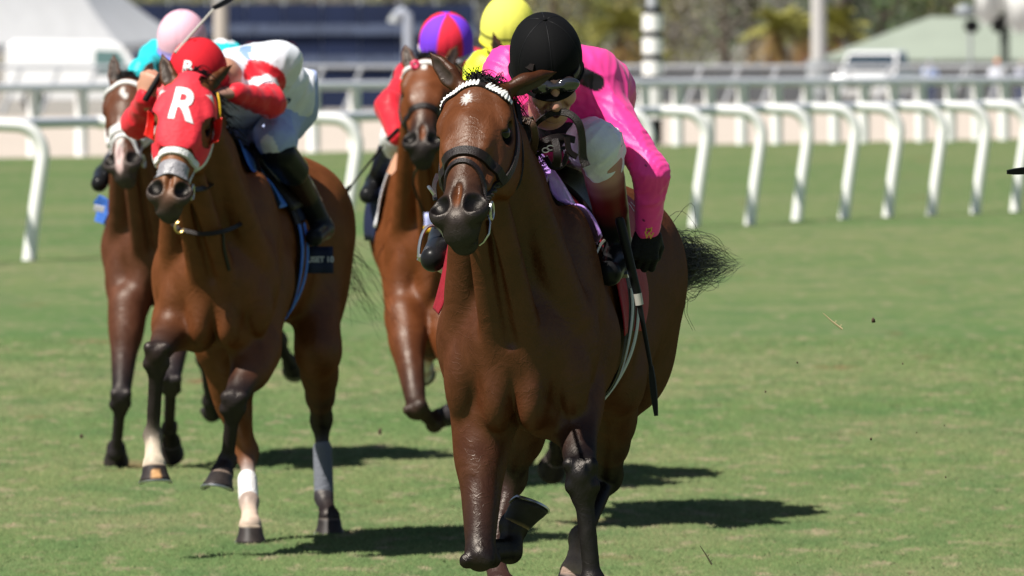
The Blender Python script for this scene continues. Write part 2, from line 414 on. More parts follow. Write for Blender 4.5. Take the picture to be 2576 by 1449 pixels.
class Horse: pass
def build_horse(c):
    H = Horse(); H.c = c
    wz = W(*c['withers']); dz = wz[2]-1.58; th = math.radians(c.get('theta', 4)); bend = c.get('bend', .14)
    hv = np.array([-math.sin(th), -math.cos(th), 0]); lv = np.array([math.cos(th), -math.sin(th), 0])
    O = np.array([wz[0], wz[1], 0]); zv = np.array([0,0,1.])
    wid = c.get('wide', 1.0)
    def B(f, s, z): return O+f*hv+(s*wid+bend*max(0, -f-.3))*lv+np.array([0, 0, z+dz])
    H.B, H.h, H.l = B, hv, lv
    AX = [hv, lv, zv]; body = c['coat']; dark = c.get('points', BLACK)
    shade = tuple(np.array(body)*.62)
    def E(f, s, z, rf, rs, rz, k=.06, tilt=0, col=None, op='add', yaw=0):
        ct, st = math.cos(tilt), math.sin(tilt); a0 = hv*ct+zv*st; a2 = -hv*st+zv*ct; a1 = lv
        return El(B(f, s, z), (rf, rs*wid, rz), k, col, (a0, a1, a2), op)
    T = [E(-.36,0,1.16,.54,.290,.36), E(.06,0,1.14,.40,.225,.34,.07), E(.26,0,1.12,.26,.205,.27,.08),
         Rc(B(.12,0,1.42), B(-.30,0,1.43), .10, .12, .08), Rc(B(-.3,0,1.38), B(-.95,0,1.37), .15, .17, .09, side=lv, flat=1.2),
         E(-.78,0,1.14,.34,.23,.27,.09), E(-1.02,0,1.26,.36,.25,.25,.09)]
    for s in (-1, 1):
        T += [E(-1.0,s*.14,1.25,.33,.15,.22,.07), E(-1.10,s*.130,1.08,.23,.118,.25,.07), E(-1.28,s*.10,1.16,.13,.10,.22,.06),
              E(.20,s*.150,1.19,.15,.082,.32,.05,tilt=-.45), E(.37,s*.165,1.08,.10,.078,.15,.03), E(.05,s*.175,1.05,.17,.085,.16,.05),
              E(.40,s*.10,1.02,.10,.080,.15,.03), E(.485,s*.052,.915,.080,.050,.100,.010), E(.37,s*.075,.88,.12,.075,.09,.025), E(.43,s*.165,.98,.07,.055,.12,.012)]
    T += [Rc(B(.60,0,1.10), B(.565,0,.82), .022, .018, .018, op='sub')] + [Rc(B(.56,s*.105,1.20), B(.545,s*.112,.90), .012, .012, .022, op='sub') for s in (-1,1)]
    T += [E(-1.40,0,1.24,.07,.045,.08,.04)]
    H.torso = T
    # ---- head frame ----
    p0, p1 = W(*c['poll']), W(*c['muzzle']); HL = np.linalg.norm(p1-p0)/.62
    u = nrm(p1-p0); fw = np.array(c['face'], float); wv = nrm(fw-u*np.dot(fw, u)); vv = np.cross(wv, u); vv = vv if vv[0] > 0 else -vv
    hs = c.get('head_scale', 1.0)
    def Hd(a, b, cc): return p0+u*a*HL+vv*b*hs+wv*cc*hs
    H.Hd, H.u, H.v, H.w = Hd, u, vv, wv
    HA = (u, vv, wv); mz = c.get('muzzle_col', (.022,.019,.019)); fc = c.get('face_col', body); jaw = tuple(np.array(fc)*.85)
    def HE(a, b, cc, ra, rb, rc_, k=.03, col=fc, op='add', ax=None): return El(Hd(a,b,cc), (ra*HL, rb*hs, rc_*hs), k, col, ax or HA, op)
    def HR(a, b, ra, rb, k=.03, col=fc, op='add', side=None, flat=1): return Rc(Hd(*a), Hd(*b), ra*hs, rb*hs, k, col, side, flat, op)
    nose = c.get('nose_col', fc)
    K = [HE(.06,0,-.03,.10,.085,.10,.04), HE(.155,0,.0,.14,.092,.075,.04), HE(.24,0,-.005,.12,.078,.065,.04),
         HR((.20,0,.012),(.50,0,-.012), .060,.044,.035, col=(fc, nose), side=vv, flat=1.08),
         HE(.10,0,-.13,.11,.075,.075,.05,jaw)]
    for s in (-1, 1):
        K += [HE(.160,s*.086,.006,.060,.028,.032,.016), HE(.215,s*.075,-.09,.145,.038,.10,.035,jaw),
              HR((.19,s*.092,-.035),(.40,s*.060,-.035), .014,.010,.018), HR((.09,s*.075,.03),(.165,s*.088,.02), .018,.012,.03),
              HE(.255,s*.058,.035,.06,.014,.014,.03,op='add')]
    K += [HR((.32,0,-.11),(.54,0,-.085), .048,.036,.04, col=(jaw, mz)), HR((.36,0,-.05),(.50,0,-.045), .06,.05,.03, col=(fc, nose)),
          HE(.515,0,-.03,.075,.056,.052,.035,nose), HE(.575,0,-.045,.045,.055,.050,.03,mz), HE(.600,0,-.060,.032,.046,.034,.02,mz), HE(.588,0,-.098,.036,.040,.032,.018,mz)]
    for s in (-1, 1):
        K += [HE(.19,s*.099,-.010,.044,.022,.030,.014,(.012,.008,.007),op='sub'),
              HR((.165,s*.088,.014),(.20,s*.100,.012), .012,.010,.012, col=tuple(np.array(fc)*.5)),
              HE(.535,s*.045,-.008,.046,.030,.032,.018,mz)]
        # flared nostril: outer rim, then the opening
        n_ax = (nrm(u*.85+vv*s*-.55), nrm(vv*.85+u*s*.55), nrm(wv))
        K += [HE(.538,s*.052,-.006,.054,.038,.032,.020,mz),
              El(Hd(.530,s*.058,.036), (.049*HL,.033*hs,.046*hs), .008, (.004,.003,.003), n_ax, 'sub')]
    K += [HE(.510,0,.030,.050,.010,.014,.02,op='sub'), HR((.603,-.052,-.078),(.603,.052,-.078), .0035,.0035,.006, col=(.006,.005,.005), op='sub')]
    H.head = K
    # ---- neck ----
    n0 = Hd(.06,0,-.06); n2 = B(.30,0,1.22); top0 = Hd(-.01,0,-.07); topE = B(.02,0,1.50)
    n1 = n0*.5+n2*.5+np.array([0,0,.03])
    under0 = Hd(.20,0,-.17); N = [Rc(n0, n1, .105, .15, .06, side=vv*.5+lv*.5, flat=.76), Rc(n1, n2, .15, .25, .07, side=lv, flat=.78),
         Rc(top0, top0*.5+topE*.5+zv*.03, .045, .05, .06), Rc(top0*.5+topE*.5+zv*.03, topE, .05, .07, .07),
         Rc(n2, B(.42,0,1.08), .19, .17, .07), Rc(Hd(.14,0,-.15), n1*.4+n2*.6+np.array([0,0,-.11])-hv*-.05, .055, .07, .06)]
    for s in (-1, 1):
        N += [Rc(Hd(.27,s*.025,-.14), B(.53,s*.045,1.06), .040, .050, .014), Rc(Hd(.08,s*.06,-.13), B(.43,s*.150,1.16), .050, .070, .020),
              Rc(B(.40,s*.15,1.28), B(.46,s*.185,1.02), .012, .010, .02, op='sub')]
    N += [Rc(Hd(.30,0,-.20), B(.60,0,1.08), .010, .014, .016, op='sub')]
    H.neck = N
    # ---- ears ----
    Er = []
    for (b, t, opn, wd) in c['ears']:
        b, t = W(*b), W(*t); a = nrm(t-b); opn = nrm(np.array(opn)-a*np.dot(opn, a)); sd = np.cross(a, opn); L = np.linalg.norm(t-b)
        ec = c.get('ear_col', tuple(np.array(body)*.75)); et = tuple(np.array(body)*.35)
        Er += [Rc(b-a*.02, b+a*.3*L, .024, wd*.52, .018, col=ec, side=opn, flat=.72), Rc(b+a*.3*L, b+a*.62*L, wd*.52, wd*.40, .014, col=ec, side=opn, flat=.62),
               Rc(b+a*.62*L, t, wd*.40, .004, .012, col=(ec, et), side=opn, flat=.62),
               Rc(b+a*.25*L+opn*wd*.42, b+a*.66*L+opn*wd*.30, wd*.36, wd*.26, .006, col=(.05,.035,.03), side=opn, flat=.8, op='sub'),
               Rc(b+a*.66*L+opn*wd*.30, b+a*.92*L+opn*.014, wd*.26, .004, .006, col=(.05,.035,.03), side=opn, flat=.8, op='sub')]
    # ---- legs ----
    Lg = []; hooves = []
    for g in c['fore']:
        el, kn, ft, co = [W(*q) for q in g['j']]; s = g['s']; sock = g.get('sock'); lowc = sock or g.get('low', dark); mid = g.get('mid', dark)
        ax = nrm(kn-el); back = nrm(np.cross(np.cross(kn-el, ft-kn)+lv*.3, ft-kn)); back = back if np.dot(back, -hv) > 0 or True else -back
        bd = nrm(-hv-nrm(ft-kn)*np.dot(-hv, nrm(ft-kn)));
        if g.get('folded'): bd = nrm(np.array([0,0,1.])-nrm(ft-kn)*nrm(ft-kn)[2])
        sh = B(.12,s*.16,1.08)
        Lg += [Rc(sh, el, .12, .098, .07, side=lv, flat=.85), Rc(el, kn, .088*g.get('fat',1), .042, .04, col=(body, g.get("fa", mid)), side=lv, flat=.92),
               El(el+(kn-el)*.22, (.13,.078*g.get('fat',1),.085), .04, body, (ax, lv, np.cross(ax, lv))), Rc(el+(kn-el)*.1-hv*.03, kn-hv*.012, .05, .029, .03, col=(body, mid)),
               El(kn, (.055,.046,.044), .016, mid, (nrm(ft-kn), lv, np.cross(nrm(ft-kn), lv))), *[El(kn+(ft-kn)*q_+lv*s_*.030-bd*.014, (.024,.024,.024), .010, mid) for q_ in (-.10,.10) for s_ in (-1,1)], El(kn+bd*.036, (.032,.022,.022), .014, mid), El(kn+(ft-kn)*.17, (.045,.040,.036), .018, mid, (nrm(ft-kn), lv, np.cross(nrm(ft-kn), lv))), *[Rc(el+(kn-el)*.15+lv*s_*.036-bd*.035, kn-(kn-el)*.08+lv*s_*.018-bd*.018, .040, .018, .010, col=(body, g.get('fa', mid))) for s_ in (-1,1)],
               Rc(kn, ft, .029, .026, .014, col=(mid, g.get('can', lowc if not sock else mid))), Rc(kn+bd*.030+(ft-kn)*.08, ft+bd*.020, .020, .019, .006, col=(mid, mid)),
               El(ft, (.040,.036,.038), .014, mid), *[El(ft+bd*.026+lv*s_*.014, (.024,.020,.024), .010, mid) for s_ in (-1,1)], Rc(ft, co, .030, .037, .012, col=(lowc, lowc) if sock else (mid, lowc)),
               El(co, (.046,.043,.046), .014, lowc)]
        hooves.append((co, g))
    for g in c['hind']:
        st, hk, ft, co = [W(*q) for q in g['j']]; s = g['s']; sock = g.get('sock'); mid = g.get('mid', dark); lowc = sock or mid
        hip = B(-.98,s*.14,1.22); fd = nrm(hv-nrm(ft-hk)*np.dot(hv, nrm(ft-hk)))
        up = g.get('fa', dark)
        Lg += [Rc(hip, st, .15, .105, .08, side=lv, flat=.8), Rc(B(-1.20,s*.11,1.12), st*.35+hk*.65, .108, .052, .07, col=(body, body), side=lv, flat=.85),
               Rc(st, hk, .098, .045, .05, col=(body, up), side=lv, flat=.85), El(st+(hk-st)*.3-hv*.03, (.16,.062,.085), .05, body, (nrm(hk-st), lv, np.cross(nrm(hk-st), lv))),
               Rc(st*.45+hk*.55-hv*.06, hk-hv*.045, .022, .024, .03, col=(up, mid)),
               El(hk, (.070,.046,.052), .022, mid, (nrm(ft-hk), lv, np.cross(nrm(ft-hk), lv))), Rc(hk-fd*.045-nrm(ft-hk)*.045, hk-fd*.03+nrm(ft-hk)*.07, .026, .022, .02, col=(mid, mid)),
               Rc(hk, ft, .031, .027, .014, col=(mid, g.get('can', mid))), Rc(hk-fd*.034, ft-fd*.022, .020, .019, .006, col=(mid, g.get('can', mid))),
               El(ft, (.042,.040,.042), .018, lowc if g.get('sock_high') else mid), El(ft-fd*.022, (.030,.028,.030), .018, mid if not g.get('sock_high') else lowc), Rc(ft, co, .031, .037, .018, col=(lowc, lowc)), El(co, (.046,.043,.046), .014, lowc)]
        hooves.append((co, g))
    allp = T+Lg+N+K+Er; H.prims = allp
    root = empty('horse', (O[0], O[1], 0), c['label'], 'horse', c.get('group')); H.root = root
    lo = np.min([p.bounds()[0] for p in allp if p.op == 'add'], 0)-.05; hi = np.max([p.bounds()[1] for p in allp if p.op == 'add'], 0)+.05
    r = c.get('res', 1.0); fr = Hd(.1,0,-.2)[1]+.05
    xs = axis(lo[0], hi[0], [(9, .0052*r)]); ys = axis(lo[1], hi[1], [(fr, .0050*r), (O[1]+.1, .008*r), (99, .014*r)])
    zc = Hd(.6,0,-.1)[2]-.05; zs = axis(lo[2], hi[2], [(zc, .0085*r), (9, .0052*r)])
    V, Q = surf(allp, xs, ys, zs, smooth=1)
    C = blend_cols(allp, V, body, .014)
    # darker belly and hair clumps, markings
    for (mk, rad, colr, kind) in c.get('marks', []):
        P0 = Hd(*mk); d = np.stack([(V-P0)@u, (V-P0)@vv, (V-P0)@wv], 1)
        ang = np.arctan2(d[:, 1], d[:, 0]); rr = np.hypot(d[:, 0]/rad[0], d[:, 1]/rad[1])
        jag = 1+.25*np.sin(ang*11)+.15*np.sin(ang*17+1) if kind == 'star' else 1+.12*vnoise(V, 60, 3)*3
        m = np.clip((jag-rr)*4, 0, 1)*(d[:, 2] > -.06)
        C = C*(1-m[:, None])+np.array(colr)*m[:, None]
    H.body = mesh_obj('body', V, Q, c['mat'], root, cols=C)
    for s in (-1, 1):
        e = Hd(.19,s*.083,-.010); bm = bmesh.new(); bmesh.ops.create_uvsphere(bm, u_segments=20, v_segments=12, radius=.025*hs)
        mesh_obj('eye', [np.array(v.co)+e for v in bm.verts], [[v.index for v in f.verts] for f in bm.faces], M['eye'], root); bm.free()
    for co, g in hooves:
        hoof_mesh(co-nrm(g['n'])*.004, np.array(g['n'], float), np.array(g['t'], float), 'hoof', root, horn=g.get('horn', (.03,.024,.022)), toe=g.get('toe'), shoe=g.get('shoe', True), rim=g.get('rim'))
    return H

def surf_line(H, prims, pts, off=.002, n=10):
    P = spline(pts, n); return project(prims, P, off)
def strap(H, name, prims, pts, width, m, th=.004, off=.002, n=10, parent=None):
    P, Nn = surf_line(H, prims, pts, off, n)
    return MB().add(ribbon_geo(P, Nn, width, th)).build(name, m, parent or H.root)
def hair_mesh(name, strands, m, parent, seg=3):
    mb = MB()
    for P, r in strands: mb.add(tube_geo(P, r, seg, cap=False))
    return mesh_obj(name, mb.v, mb.f, m, parent)
def tail_hair(H, start, ends, n, r0=.05, name='tail', wild=.05, seed=1, drop=.05):
    rg = np.random.default_rng(seed); S = []
    for i in range(n):
        e = ends[rg.integers(len(ends))]; e = np.array(e)+rg.normal(size=3)*wild
        s = np.array(start)+rg.normal(size=3)*r0*.5; L = np.linalg.norm(e-s); q = rg.uniform(.45, 1.05)
        e = s+(e-s)*q
        m1 = s*.66+e*.34+np.array([rg.normal()*.02, rg.normal()*.03, .04+rg.normal()*.035]); m2 = s*.30+e*.70+np.array([rg.normal()*.03, rg.normal()*.03, .02+rg.normal()*.045])
        P = spline([s, m1, m2, e], 5); S.append((P, np.linspace(.0017, .0004, len(P))))
    return hair_mesh(name, S, M['hair'], H.root)
def saddle_pad(H, name, f0, f1, a0, a1, off, th, m, nf=14, na=40, prims=None, cols=None, flare=0):
    "cloth laid over the back between body stations f0..f1 and angles a0..a1 from the spine; flare lifts the ends"
    prims = prims or H.torso; P = np.zeros((nf, na, 3))
    for i, f in enumerate(np.linspace(0, 1, nf)):
        for j, q in enumerate(np.linspace(0, 1, na)):
            a = math.radians(a0+(a1-a0)*q); ff = (f0(q) if callable(f0) else f0)*(1-f)+(f1(q) if callable(f1) else f1)*f
            P[i, j] = H.B(ff, .36*math.sin(a), 1.16+.42*math.cos(a))
    P2, Nn = project(prims, P, off, 8)
    Nn[..., 1] *= .3
    return sheet(name, P2, Nn, th, m, H.root, cols=cols)
# ================= the leading horse =================
BAY = (.078,.0245,.0088)
M['coat_lead'] = coat_mat('coat_bay', .36)
A = Horse()
lead = build_horse(dict(label='leading bay racehorse with small white star and white scalloped browband, nearest the camera', withers=(1338,432,30.55), theta=6, bend=.118,
    coat=BAY, points=(.007,.0055,.0060), mat=M['coat_lead'], nose_col=(.050,.022,.013), muzzle_col=(.016,.0135,.013), face_col=(.125,.040,.0135),
    poll=(1213,232,29.86), muzzle=(1143,572,29.44), face=(-.30,-1,.1), group=None,
    ears=[((1150,214,29.86),(1081,132,29.90),(-.35,-.7,-.3),.060), ((1278,226,29.90),(1402,180,29.98),(.1,-.55,-.8),.072)],
    marks=[((.115,-.012,.07),(.025,.017),(.52,.49,.47),'star')],
    fore=[dict(s=-1, j=[(1212,1045,30.22),(1207,1398,30.02),(1282,1388,30.30),(1292,1322,30.33)], n=(.38,.30,1), t=(.75,-.60,.0), folded=True, fa=(.04,.018,.012), horn=(.02,.018,.018), rim=(.22,.15,.09)),
          dict(s=1, j=[(1440,985,30.30),(1463,1195,29.98),(1490,1462,29.98),(1503,1545,29.90)], n=(.1,.2,-1), t=(0,-1,0))],
    hind=[dict(s=-1, j=[(1330,960,31.05),(1290,1192,31.30),(1240,1400,31.20),(1262,1475,31.10)], n=(0,.1,-1), t=(0,-1,-.1), mid=(.045,.022,.018)),
          dict(s=1, j=[(1545,960,31.10),(1530,1195,31.75),(1463,1352,31.45),(1443,1440,31.38)], n=(-.1,.1,-1), t=(-.1,-1,-.2), sock=(.34,.24,.19), rim=(.35,.25,.2))],
    ))
# ================= people =================
SKIN = (.52,.27,.18); M['skin'] = mat('skin', SKIN, .45, .4, attr=True, bump=.15, bscale=500, sss=.08)
M['silk'] = mat('racing_silk', (1,1,1), .36, .25, attr=True, nscale=14, namt=.05, bump=.12, bscale=900, sheen=.1)
M['breeches'] = mat('breeches_cloth', (.7,.7,.74), .7, .3, attr=True, nscale=20, namt=.05, bump=.3, bscale=60)
M['boot'] = mat('patent_boot', (.012,.012,.014), .30, .12, attr=True)
M['glove'] = mat('black_glove', (.009,.009,.010), .6, .12, nscale=90, namt=.25, bump=.4, bscale=160)
M['helmet_cloth'] = mat('helmet_cover', (1,1,1), .8, .12, attr=True, bump=.15, bscale=700)
M['goggle'] = mat('goggle_lens', (.02,.02,.025), .06, .8, coat=.6)
M['whip_black'] = mat('whip_black', (.007,.007,.008), .5, .2)
M['whip_band'] = mat('whip_band', (.42,.40,.36), .5, .5)
M['rubber_white'] = mat('white_rubber', (.75,.74,.72), .5)

def folds(amp=.004, fr=55, seed=0, elbows=()):
    r = np.random.default_rng(seed); ks = r.normal(size=(6,3)); ks /= np.linalg.norm(ks, axis=1)[:, None]; ph = r.uniform(0,6.28,6)
    def fn(D, xs, ys, zs):
        x, y, z = xs[:,None,None], ys[None,:,None], zs[None,None,:]
        wx = .03*np.sin(x*9+z*13+y*7); acc = 0
        for k, p in zip(ks, ph):
            acc = acc+(1-np.abs(np.sin((x+wx)*k[0]*fr*.5+y*k[1]*fr*.5+(z+wx)*k[2]*fr*.5+p)))**3
        for e, dr in elbows:                          # creases gathered round a bent elbow
            r2 = (x-e[0])**2+(y-e[1])**2+(z-e[2])**2; t = (x-e[0])*dr[0]+(y-e[1])*dr[1]+(z-e[2])*dr[2]
            D = D-(.0042*np.abs(np.sin(t*150+3*np.sin(x*40+z*25)))*np.exp(-r2/.016)).astype(np.float32)
        return D-(amp*(acc/1.6-.35)).astype(np.float32)
    return fn
def head_prims(c, r, f, u, skin, smile=True):
    def P(a, b, d): return c+r*a+f*b+u*d
    ax = (r, f, u); dk = tuple(np.array(skin)*.72); lip = (.42,.13,.11)
    K = [El(P(0,0,0), (.072,.090,.088), .02, skin, ax), El(P(0,.040,-.055), (.060,.058,.078), .03, skin, ax), El(P(0,.062,-.112), (.034,.030,.024), .025, skin, ax),
         Rc(P(0,.092,-.012), P(0,.116,-.052), .010, .0145, .012, skin), El(P(0,.108,-.056), (.019,.012,.010), .008, dk, ax),
         Rc(P(-.05,.083,.012), P(.05,.083,.012), .014, .014, .015, skin), Rc(P(0,-.02,-.05), P(0,-.06,-.17), .058, .062, .03, skin)]
    for s in (-1, 1):
        K += [El(P(s*.040,.066,-.052), (.026,.026,.024), .015, skin, ax), El(P(s*.080,-.005,-.030), (.010,.020,.030), .008, dk, ax),
              El(P(s*.032,.088,-.012), (.018,.010,.011), .010, (.3,.14,.1), ax, op='sub'), El(P(s*.032,.080,-.012), (.014,.012,.012), .004, (.25,.2,.18), ax)]
    K += [Rc(P(-.030,.094,-.080), P(0,.104,-.090), .005, .007, .008, lip), Rc(P(.030,.094,-.080), P(0,.104,-.090), .005, .007, .008, lip)]
    if smile:
        for s in (-1, 1):
            K += [Rc(P(s*.030,.097,-.079), P(0,.109,-.087), .0035, .005, .003, (.08,.02,.02), op='sub'), Rc(P(s*.036,.085,-.072), P(s*.024,.098,-.050), .003, .003, .008, (.25,.1,.08), op='sub')]
        K += [Rc(P(-.022,.096,-.081), P(.022,.096,-.081), .0042, .0042, .002, (.75,.72,.66))]
    return K
def helmet(c, r, f, u, colf, parent, R=(.112,.134,.122), name='helmet', low=-.30, seams=6, off=(0,-.012,.022), band=None, button=True, c_seams=False):
    c = c+r*off[0]+f*off[1]+u*off[2]; V = []; Fc = []; cols = []; na, nb = 72, 26
    for j in range(nb):
        ph = (j/(nb-1))*(math.pi/2-low); ph = max(ph, .0001)
        for i in range(na):
            th = 2*math.pi*i/na; sm = abs(math.sin(th*seams/2)); dip = 1-.022*(1-min(1, sm*5))*math.sin(ph)
            rr = math.sin(min(ph, 1.62))**.93; hh = math.cos(ph)
            V.append(c+(r*math.sin(th)*R[0]*rr+f*math.cos(th)*R[1]*rr)*dip+u*hh*R[2]); cols.append(colf(th, ph))
    for j in range(nb-1):
        for i in range(na): q = (i+1) % na; Fc.append([j*na+i, (j+1)*na+i, (j+1)*na+q, j*na+q])
    h = mesh_obj(name, V, Fc, M['helmet_cloth'], parent, cols=np.array(cols))
    if c_seams:
        sm_ = MB()
        for k in range(6):
            i = int(round((k+.0)*na/6)) % na; sm_.tube([V[j*na+i] for j in range(1, nb, 2)], .0016, 5)
        so_ = mesh_obj('seam', sm_.v, sm_.f, M['whip_black'], parent); so_.parent = h; so_.location = (0,0,0)
    rim = [V[(nb-1)*na+i] for i in range(0, na, 3)]; rim.append(rim[0]); rc_ = band or np.array(colf(0, 1.9))
    mb = MB().tube(rim, .0065, 6); vis = []
    P = np.array([c+r*math.sin(t)*R[0]*1.02*(1-.02*abs(t))+f*(math.cos(t)*R[1]*1.0+.028*max(0, math.cos(t*1.6)))+u*(-math.sin(-low)*R[2]*1.0-.008*math.cos(t)) for t in np.linspace(-1.0, 1.0, 15)])
    Pi = np.array([c+r*math.sin(t)*R[0]*.98+f*math.cos(t)*R[1]*.95+u*(-math.sin(-low)*R[2]*.85) for t in np.linspace(-1.0, 1.0, 15)])
    o = len(mb.v); mb.v += list(P)+list(Pi)+list(P-u*.006)
    for i in range(14): mb.f += [[o+i, o+i+1, o+15+i+1, o+15+i], [o+i+1, o+i, o+30+i, o+30+i+1]]
    b = mesh_obj('helmet_band', mb.v, mb.f, M['helmet_cloth'], parent, cols=np.tile(rc_, (len(mb.v), 1))); b.parent = h; b.location = (0,0,0)
    if button:
        bm = bmesh.new(); bmesh.ops.create_uvsphere(bm, u_segments=10, v_segments=6, radius=.008)
        bo = mesh_obj('button', [np.array(v.co)*np.array([1,1,.6])+c+u*R[2] for v in bm.verts], [[v.index for v in q.verts] for q in bm.faces], M['helmet_cloth'], parent, cols=np.tile(colf(0, 0), (len(bm.verts), 1))); bm.free(); bo.parent = h
    return h
def hand_prims(wr, dr, bk, side, curl=(60,70,40), col=(.02,.02,.02), spread=.0, r=1.0, thumb=(.5,.5)):
    "wr wrist, dr towards the knuckles, bk back of the hand, side = +1/-1 where the thumb is"
    dr = nrm(dr); bk = nrm(bk-dr*np.dot(bk, dr)); sd = np.cross(dr, bk)*side
    K = [El(wr+dr*.048, (.052,.043,.019*r), .016, col, (dr, sd, bk)), Rc(wr-dr*.02, wr+dr*.01, .028, .028, .02, col, bk, .8)]
    L = [(.043,.027,.021),(.047,.030,.023),(.044,.028,.022),(.035,.021,.019)]
    for i in range(4):
        o = (.033-.0215*i); p = wr+dr*(.092-.004*abs(i-1.2))+sd*o; a = 0; d0 = dr+sd*spread*(1.5-i)
        K.append(Rc(wr+dr*.045+sd*o*.75, p, .012*r, .0115*r, .010, col))
        for q in range(3):
            a += math.radians(curl[q]+(i*4 if q == 0 else 0)); d = nrm(d0)*math.cos(a)-bk*math.sin(a); e = p+d*L[i][q]
            K.append(Rc(p, e, (.0112-.0009*q-.0004*i)*r, (.0103-.0009*q-.0004*i)*r, .0035, col)); p = e
    t0 = wr+dr*.022+sd*.030-bk*.006; t1 = t0+nrm(dr*.55+sd*thumb[0]-bk*.35)*.040; t2 = t1+nrm(dr*.75-sd*.1-bk*thumb[1])*.030; t3 = t2+nrm(dr*.6-sd*.35-bk*thumb[1])*.022
    K += [Rc(t0, t1, .017*r, .0125*r, .012, col), Rc(t1, t2, .012*r, .011*r, .004, col), Rc(t2, t3, .011*r, .009*r, .004, col)]
    return K
def build_rider(c):
    R = Horse(); g = {k: W(*v) for k, v in c['j'].items()}; R.g = g
    root = empty('person', (g['pelvis'][0], g['pelvis'][1], g['pelvis'][2]-.3), c['label'], 'jockey', c.get('group')); R.root = root
    f = nrm(c.get('face', (0,-1,-.35))); u = np.array(c.get('up', (0,0,1.)), float); u = nrm(u-f*np.dot(u, f)); r = np.cross(u, f); r = r if r[0] > 0 else -r
    hc = g['head']; R.hf = (hc, r, f, u); skin = c.get('skin', SKIN); lat = nrm(g['sr']-g['sl']); res = c.get('res', .006)
    K = head_prims(hc, r, f, u, skin, c.get('smile', True))
    spn = nrm(g['chest']-g['pelvis']); fr = np.cross(lat, spn)
    tor = [El(g['pelvis'], (.165,.13,.12), .05, None, (lat, fr, spn)), Rc(g['pelvis'], g['chest'], .115, .125, .06, side=lat, flat=1.25), El(g['chest'], (.175,.115,.17), .06, None, (lat, fr, spn)),
           Rc(g['chest'], g['neck'], .11, .055, .06), Rc(g['sl'], g['sr'], .062, .062, .06)]
    tw = c.get('torso_w', 1.0)
    arms = []; limbs = []
    for s in 'lr':
        if 'e'+s in g:
            aw = c.get('arm', 1.0); arms += [El(g['s'+s], (.064*aw,.060*aw,.062*aw), .04), Rc(g['s'+s], g['e'+s], .058*aw, .044*aw, .04), Rc(g['e'+s], g['w'+s], .045*aw, .030, .03)]
    legs = []
    for s in 'lr':
        if 'k'+s in g:
            legs += [Rc(g['h'+s], g['k'+s], .095, .066, .05), El(g['k'+s], (.064,.064,.064), .03), Rc(g['k'+s], g['a'+s], .060, .040, .03), Rc(g['a'+s], g['t'+s], .040, .034, .02)]
    body = K+[Rc(hc-u*.05-f*.02, g['neck'], .058, .065, .04, skin)]+tor+arms+legs
    for p in body:
        if p.col is None: p.col = skin
    for s in 'lr':
        if c.get('bare_hand') == s or c.get('hand_'+s): body += hand_prims(g['w'+s], *c['hand_'+s]['f'], **dict(c['hand_'+s]['k'], col=tuple(skin)))
    def infl(p, d):
        q = Rc.__new__(Rc) if isinstance(p, Rc) else El.__new__(El); q.__dict__ = dict(p.__dict__); q.col = None
        if isinstance(p, Rc): q.ra, q.rb = p.ra+d, p.rb+d
        else: q.r = p.r+d
        return q
    shrink = [infl(p, -.016) if p in legs else (infl(p, -.010) if p in tor+arms else p) for p in body]
    for p in shrink:
        if p.col is None: p.col = skin
    R.body = sdf_obj('body', shrink, c.get('skin_res', res), M['skin'], root, default=skin)
    # jacket
    jk = [infl(p, c.get('puff', .013)) for p in tor+arms]+[El(W(*q[0]), q[1], .06, None, (lat, fr, spn)) for q in c.get('bulk', [])]
    if c.get('sleeve_end') is not None:
        pass
    R.jacket_prims = jk
    jf = c['jacket']; R.jacket = sdf_obj('jacket', jk, res, M['silk'], root, default=(.5,.5,.5), colfn=lambda V, C: jf(V, C, R), fn=folds(c.get('fold', .005), c.get('ffreq', 60), c.get('seed', 0), [(g['e'+s], nrm(nrm(g['w'+s]-g['s'+s])+np.array([.35,0,.25]))) for s in 'lr' if 'e'+s in g]))
    # breeches
    if legs:
        bl = []
        for s in 'lr':
            if 'k'+s in g: kq = c.get('knee', 1.0); bl += [Rc(g['h'+s], g['k'+s], .105, .072*kq, .05), Rc(g['k'+s], g['k'+s]*.86+g['a'+s]*.14, .072*kq, .066*kq, .02), Rc(g['k'+s]+fr*.01, g['k'+s]*.9+g['a'+s]*.1+fr*.03, .05*kq, .045*kq, .02)]
        bl += [El(g['pelvis']-spn*.03, (.18,.15,.14), .05, None, (lat, fr, spn))]
        bc = c.get('breeches', (.62,.62,.70)); R.breeches = sdf_obj('breeches', bl, res, M['breeches'], root, default=bc, fn=folds(.007, 90, 5), colfn=c.get('breech_fn'))
        for s in 'lr':
            if 'k'+s not in g or c.get('no_boot') == s: continue
            k, a, t = g['k'+s], g['a'+s], g['t'+s]; k2 = k*.68+a*.32; ax = nrm(t-a)
            tops = c.get('boot_top', (.02,.02,.02))
            bt = [Rc(k*.88+a*.12, k2, .066, .058, .01, c.get('sock_col', tops)), Rc(k2, k2*.6+a*.4, .0605, .054, .006, tops), Rc(k2*.60+a*.40, a, .053, .042, .006, (.012,.012,.013)), Rc(a, t, .043, .037, .03, (.012,.012,.013)),
                  Rc(a-(k-a)/np.linalg.norm(k-a)*.03, t-(k-a)/np.linalg.norm(k-a)*.012, .032, .030, .02, (.012,.012,.013))]
            sdf_obj('boot', bt, min(res, .005), M['boot'], root, default=(.012,.012,.013), tau=.004)
    return R
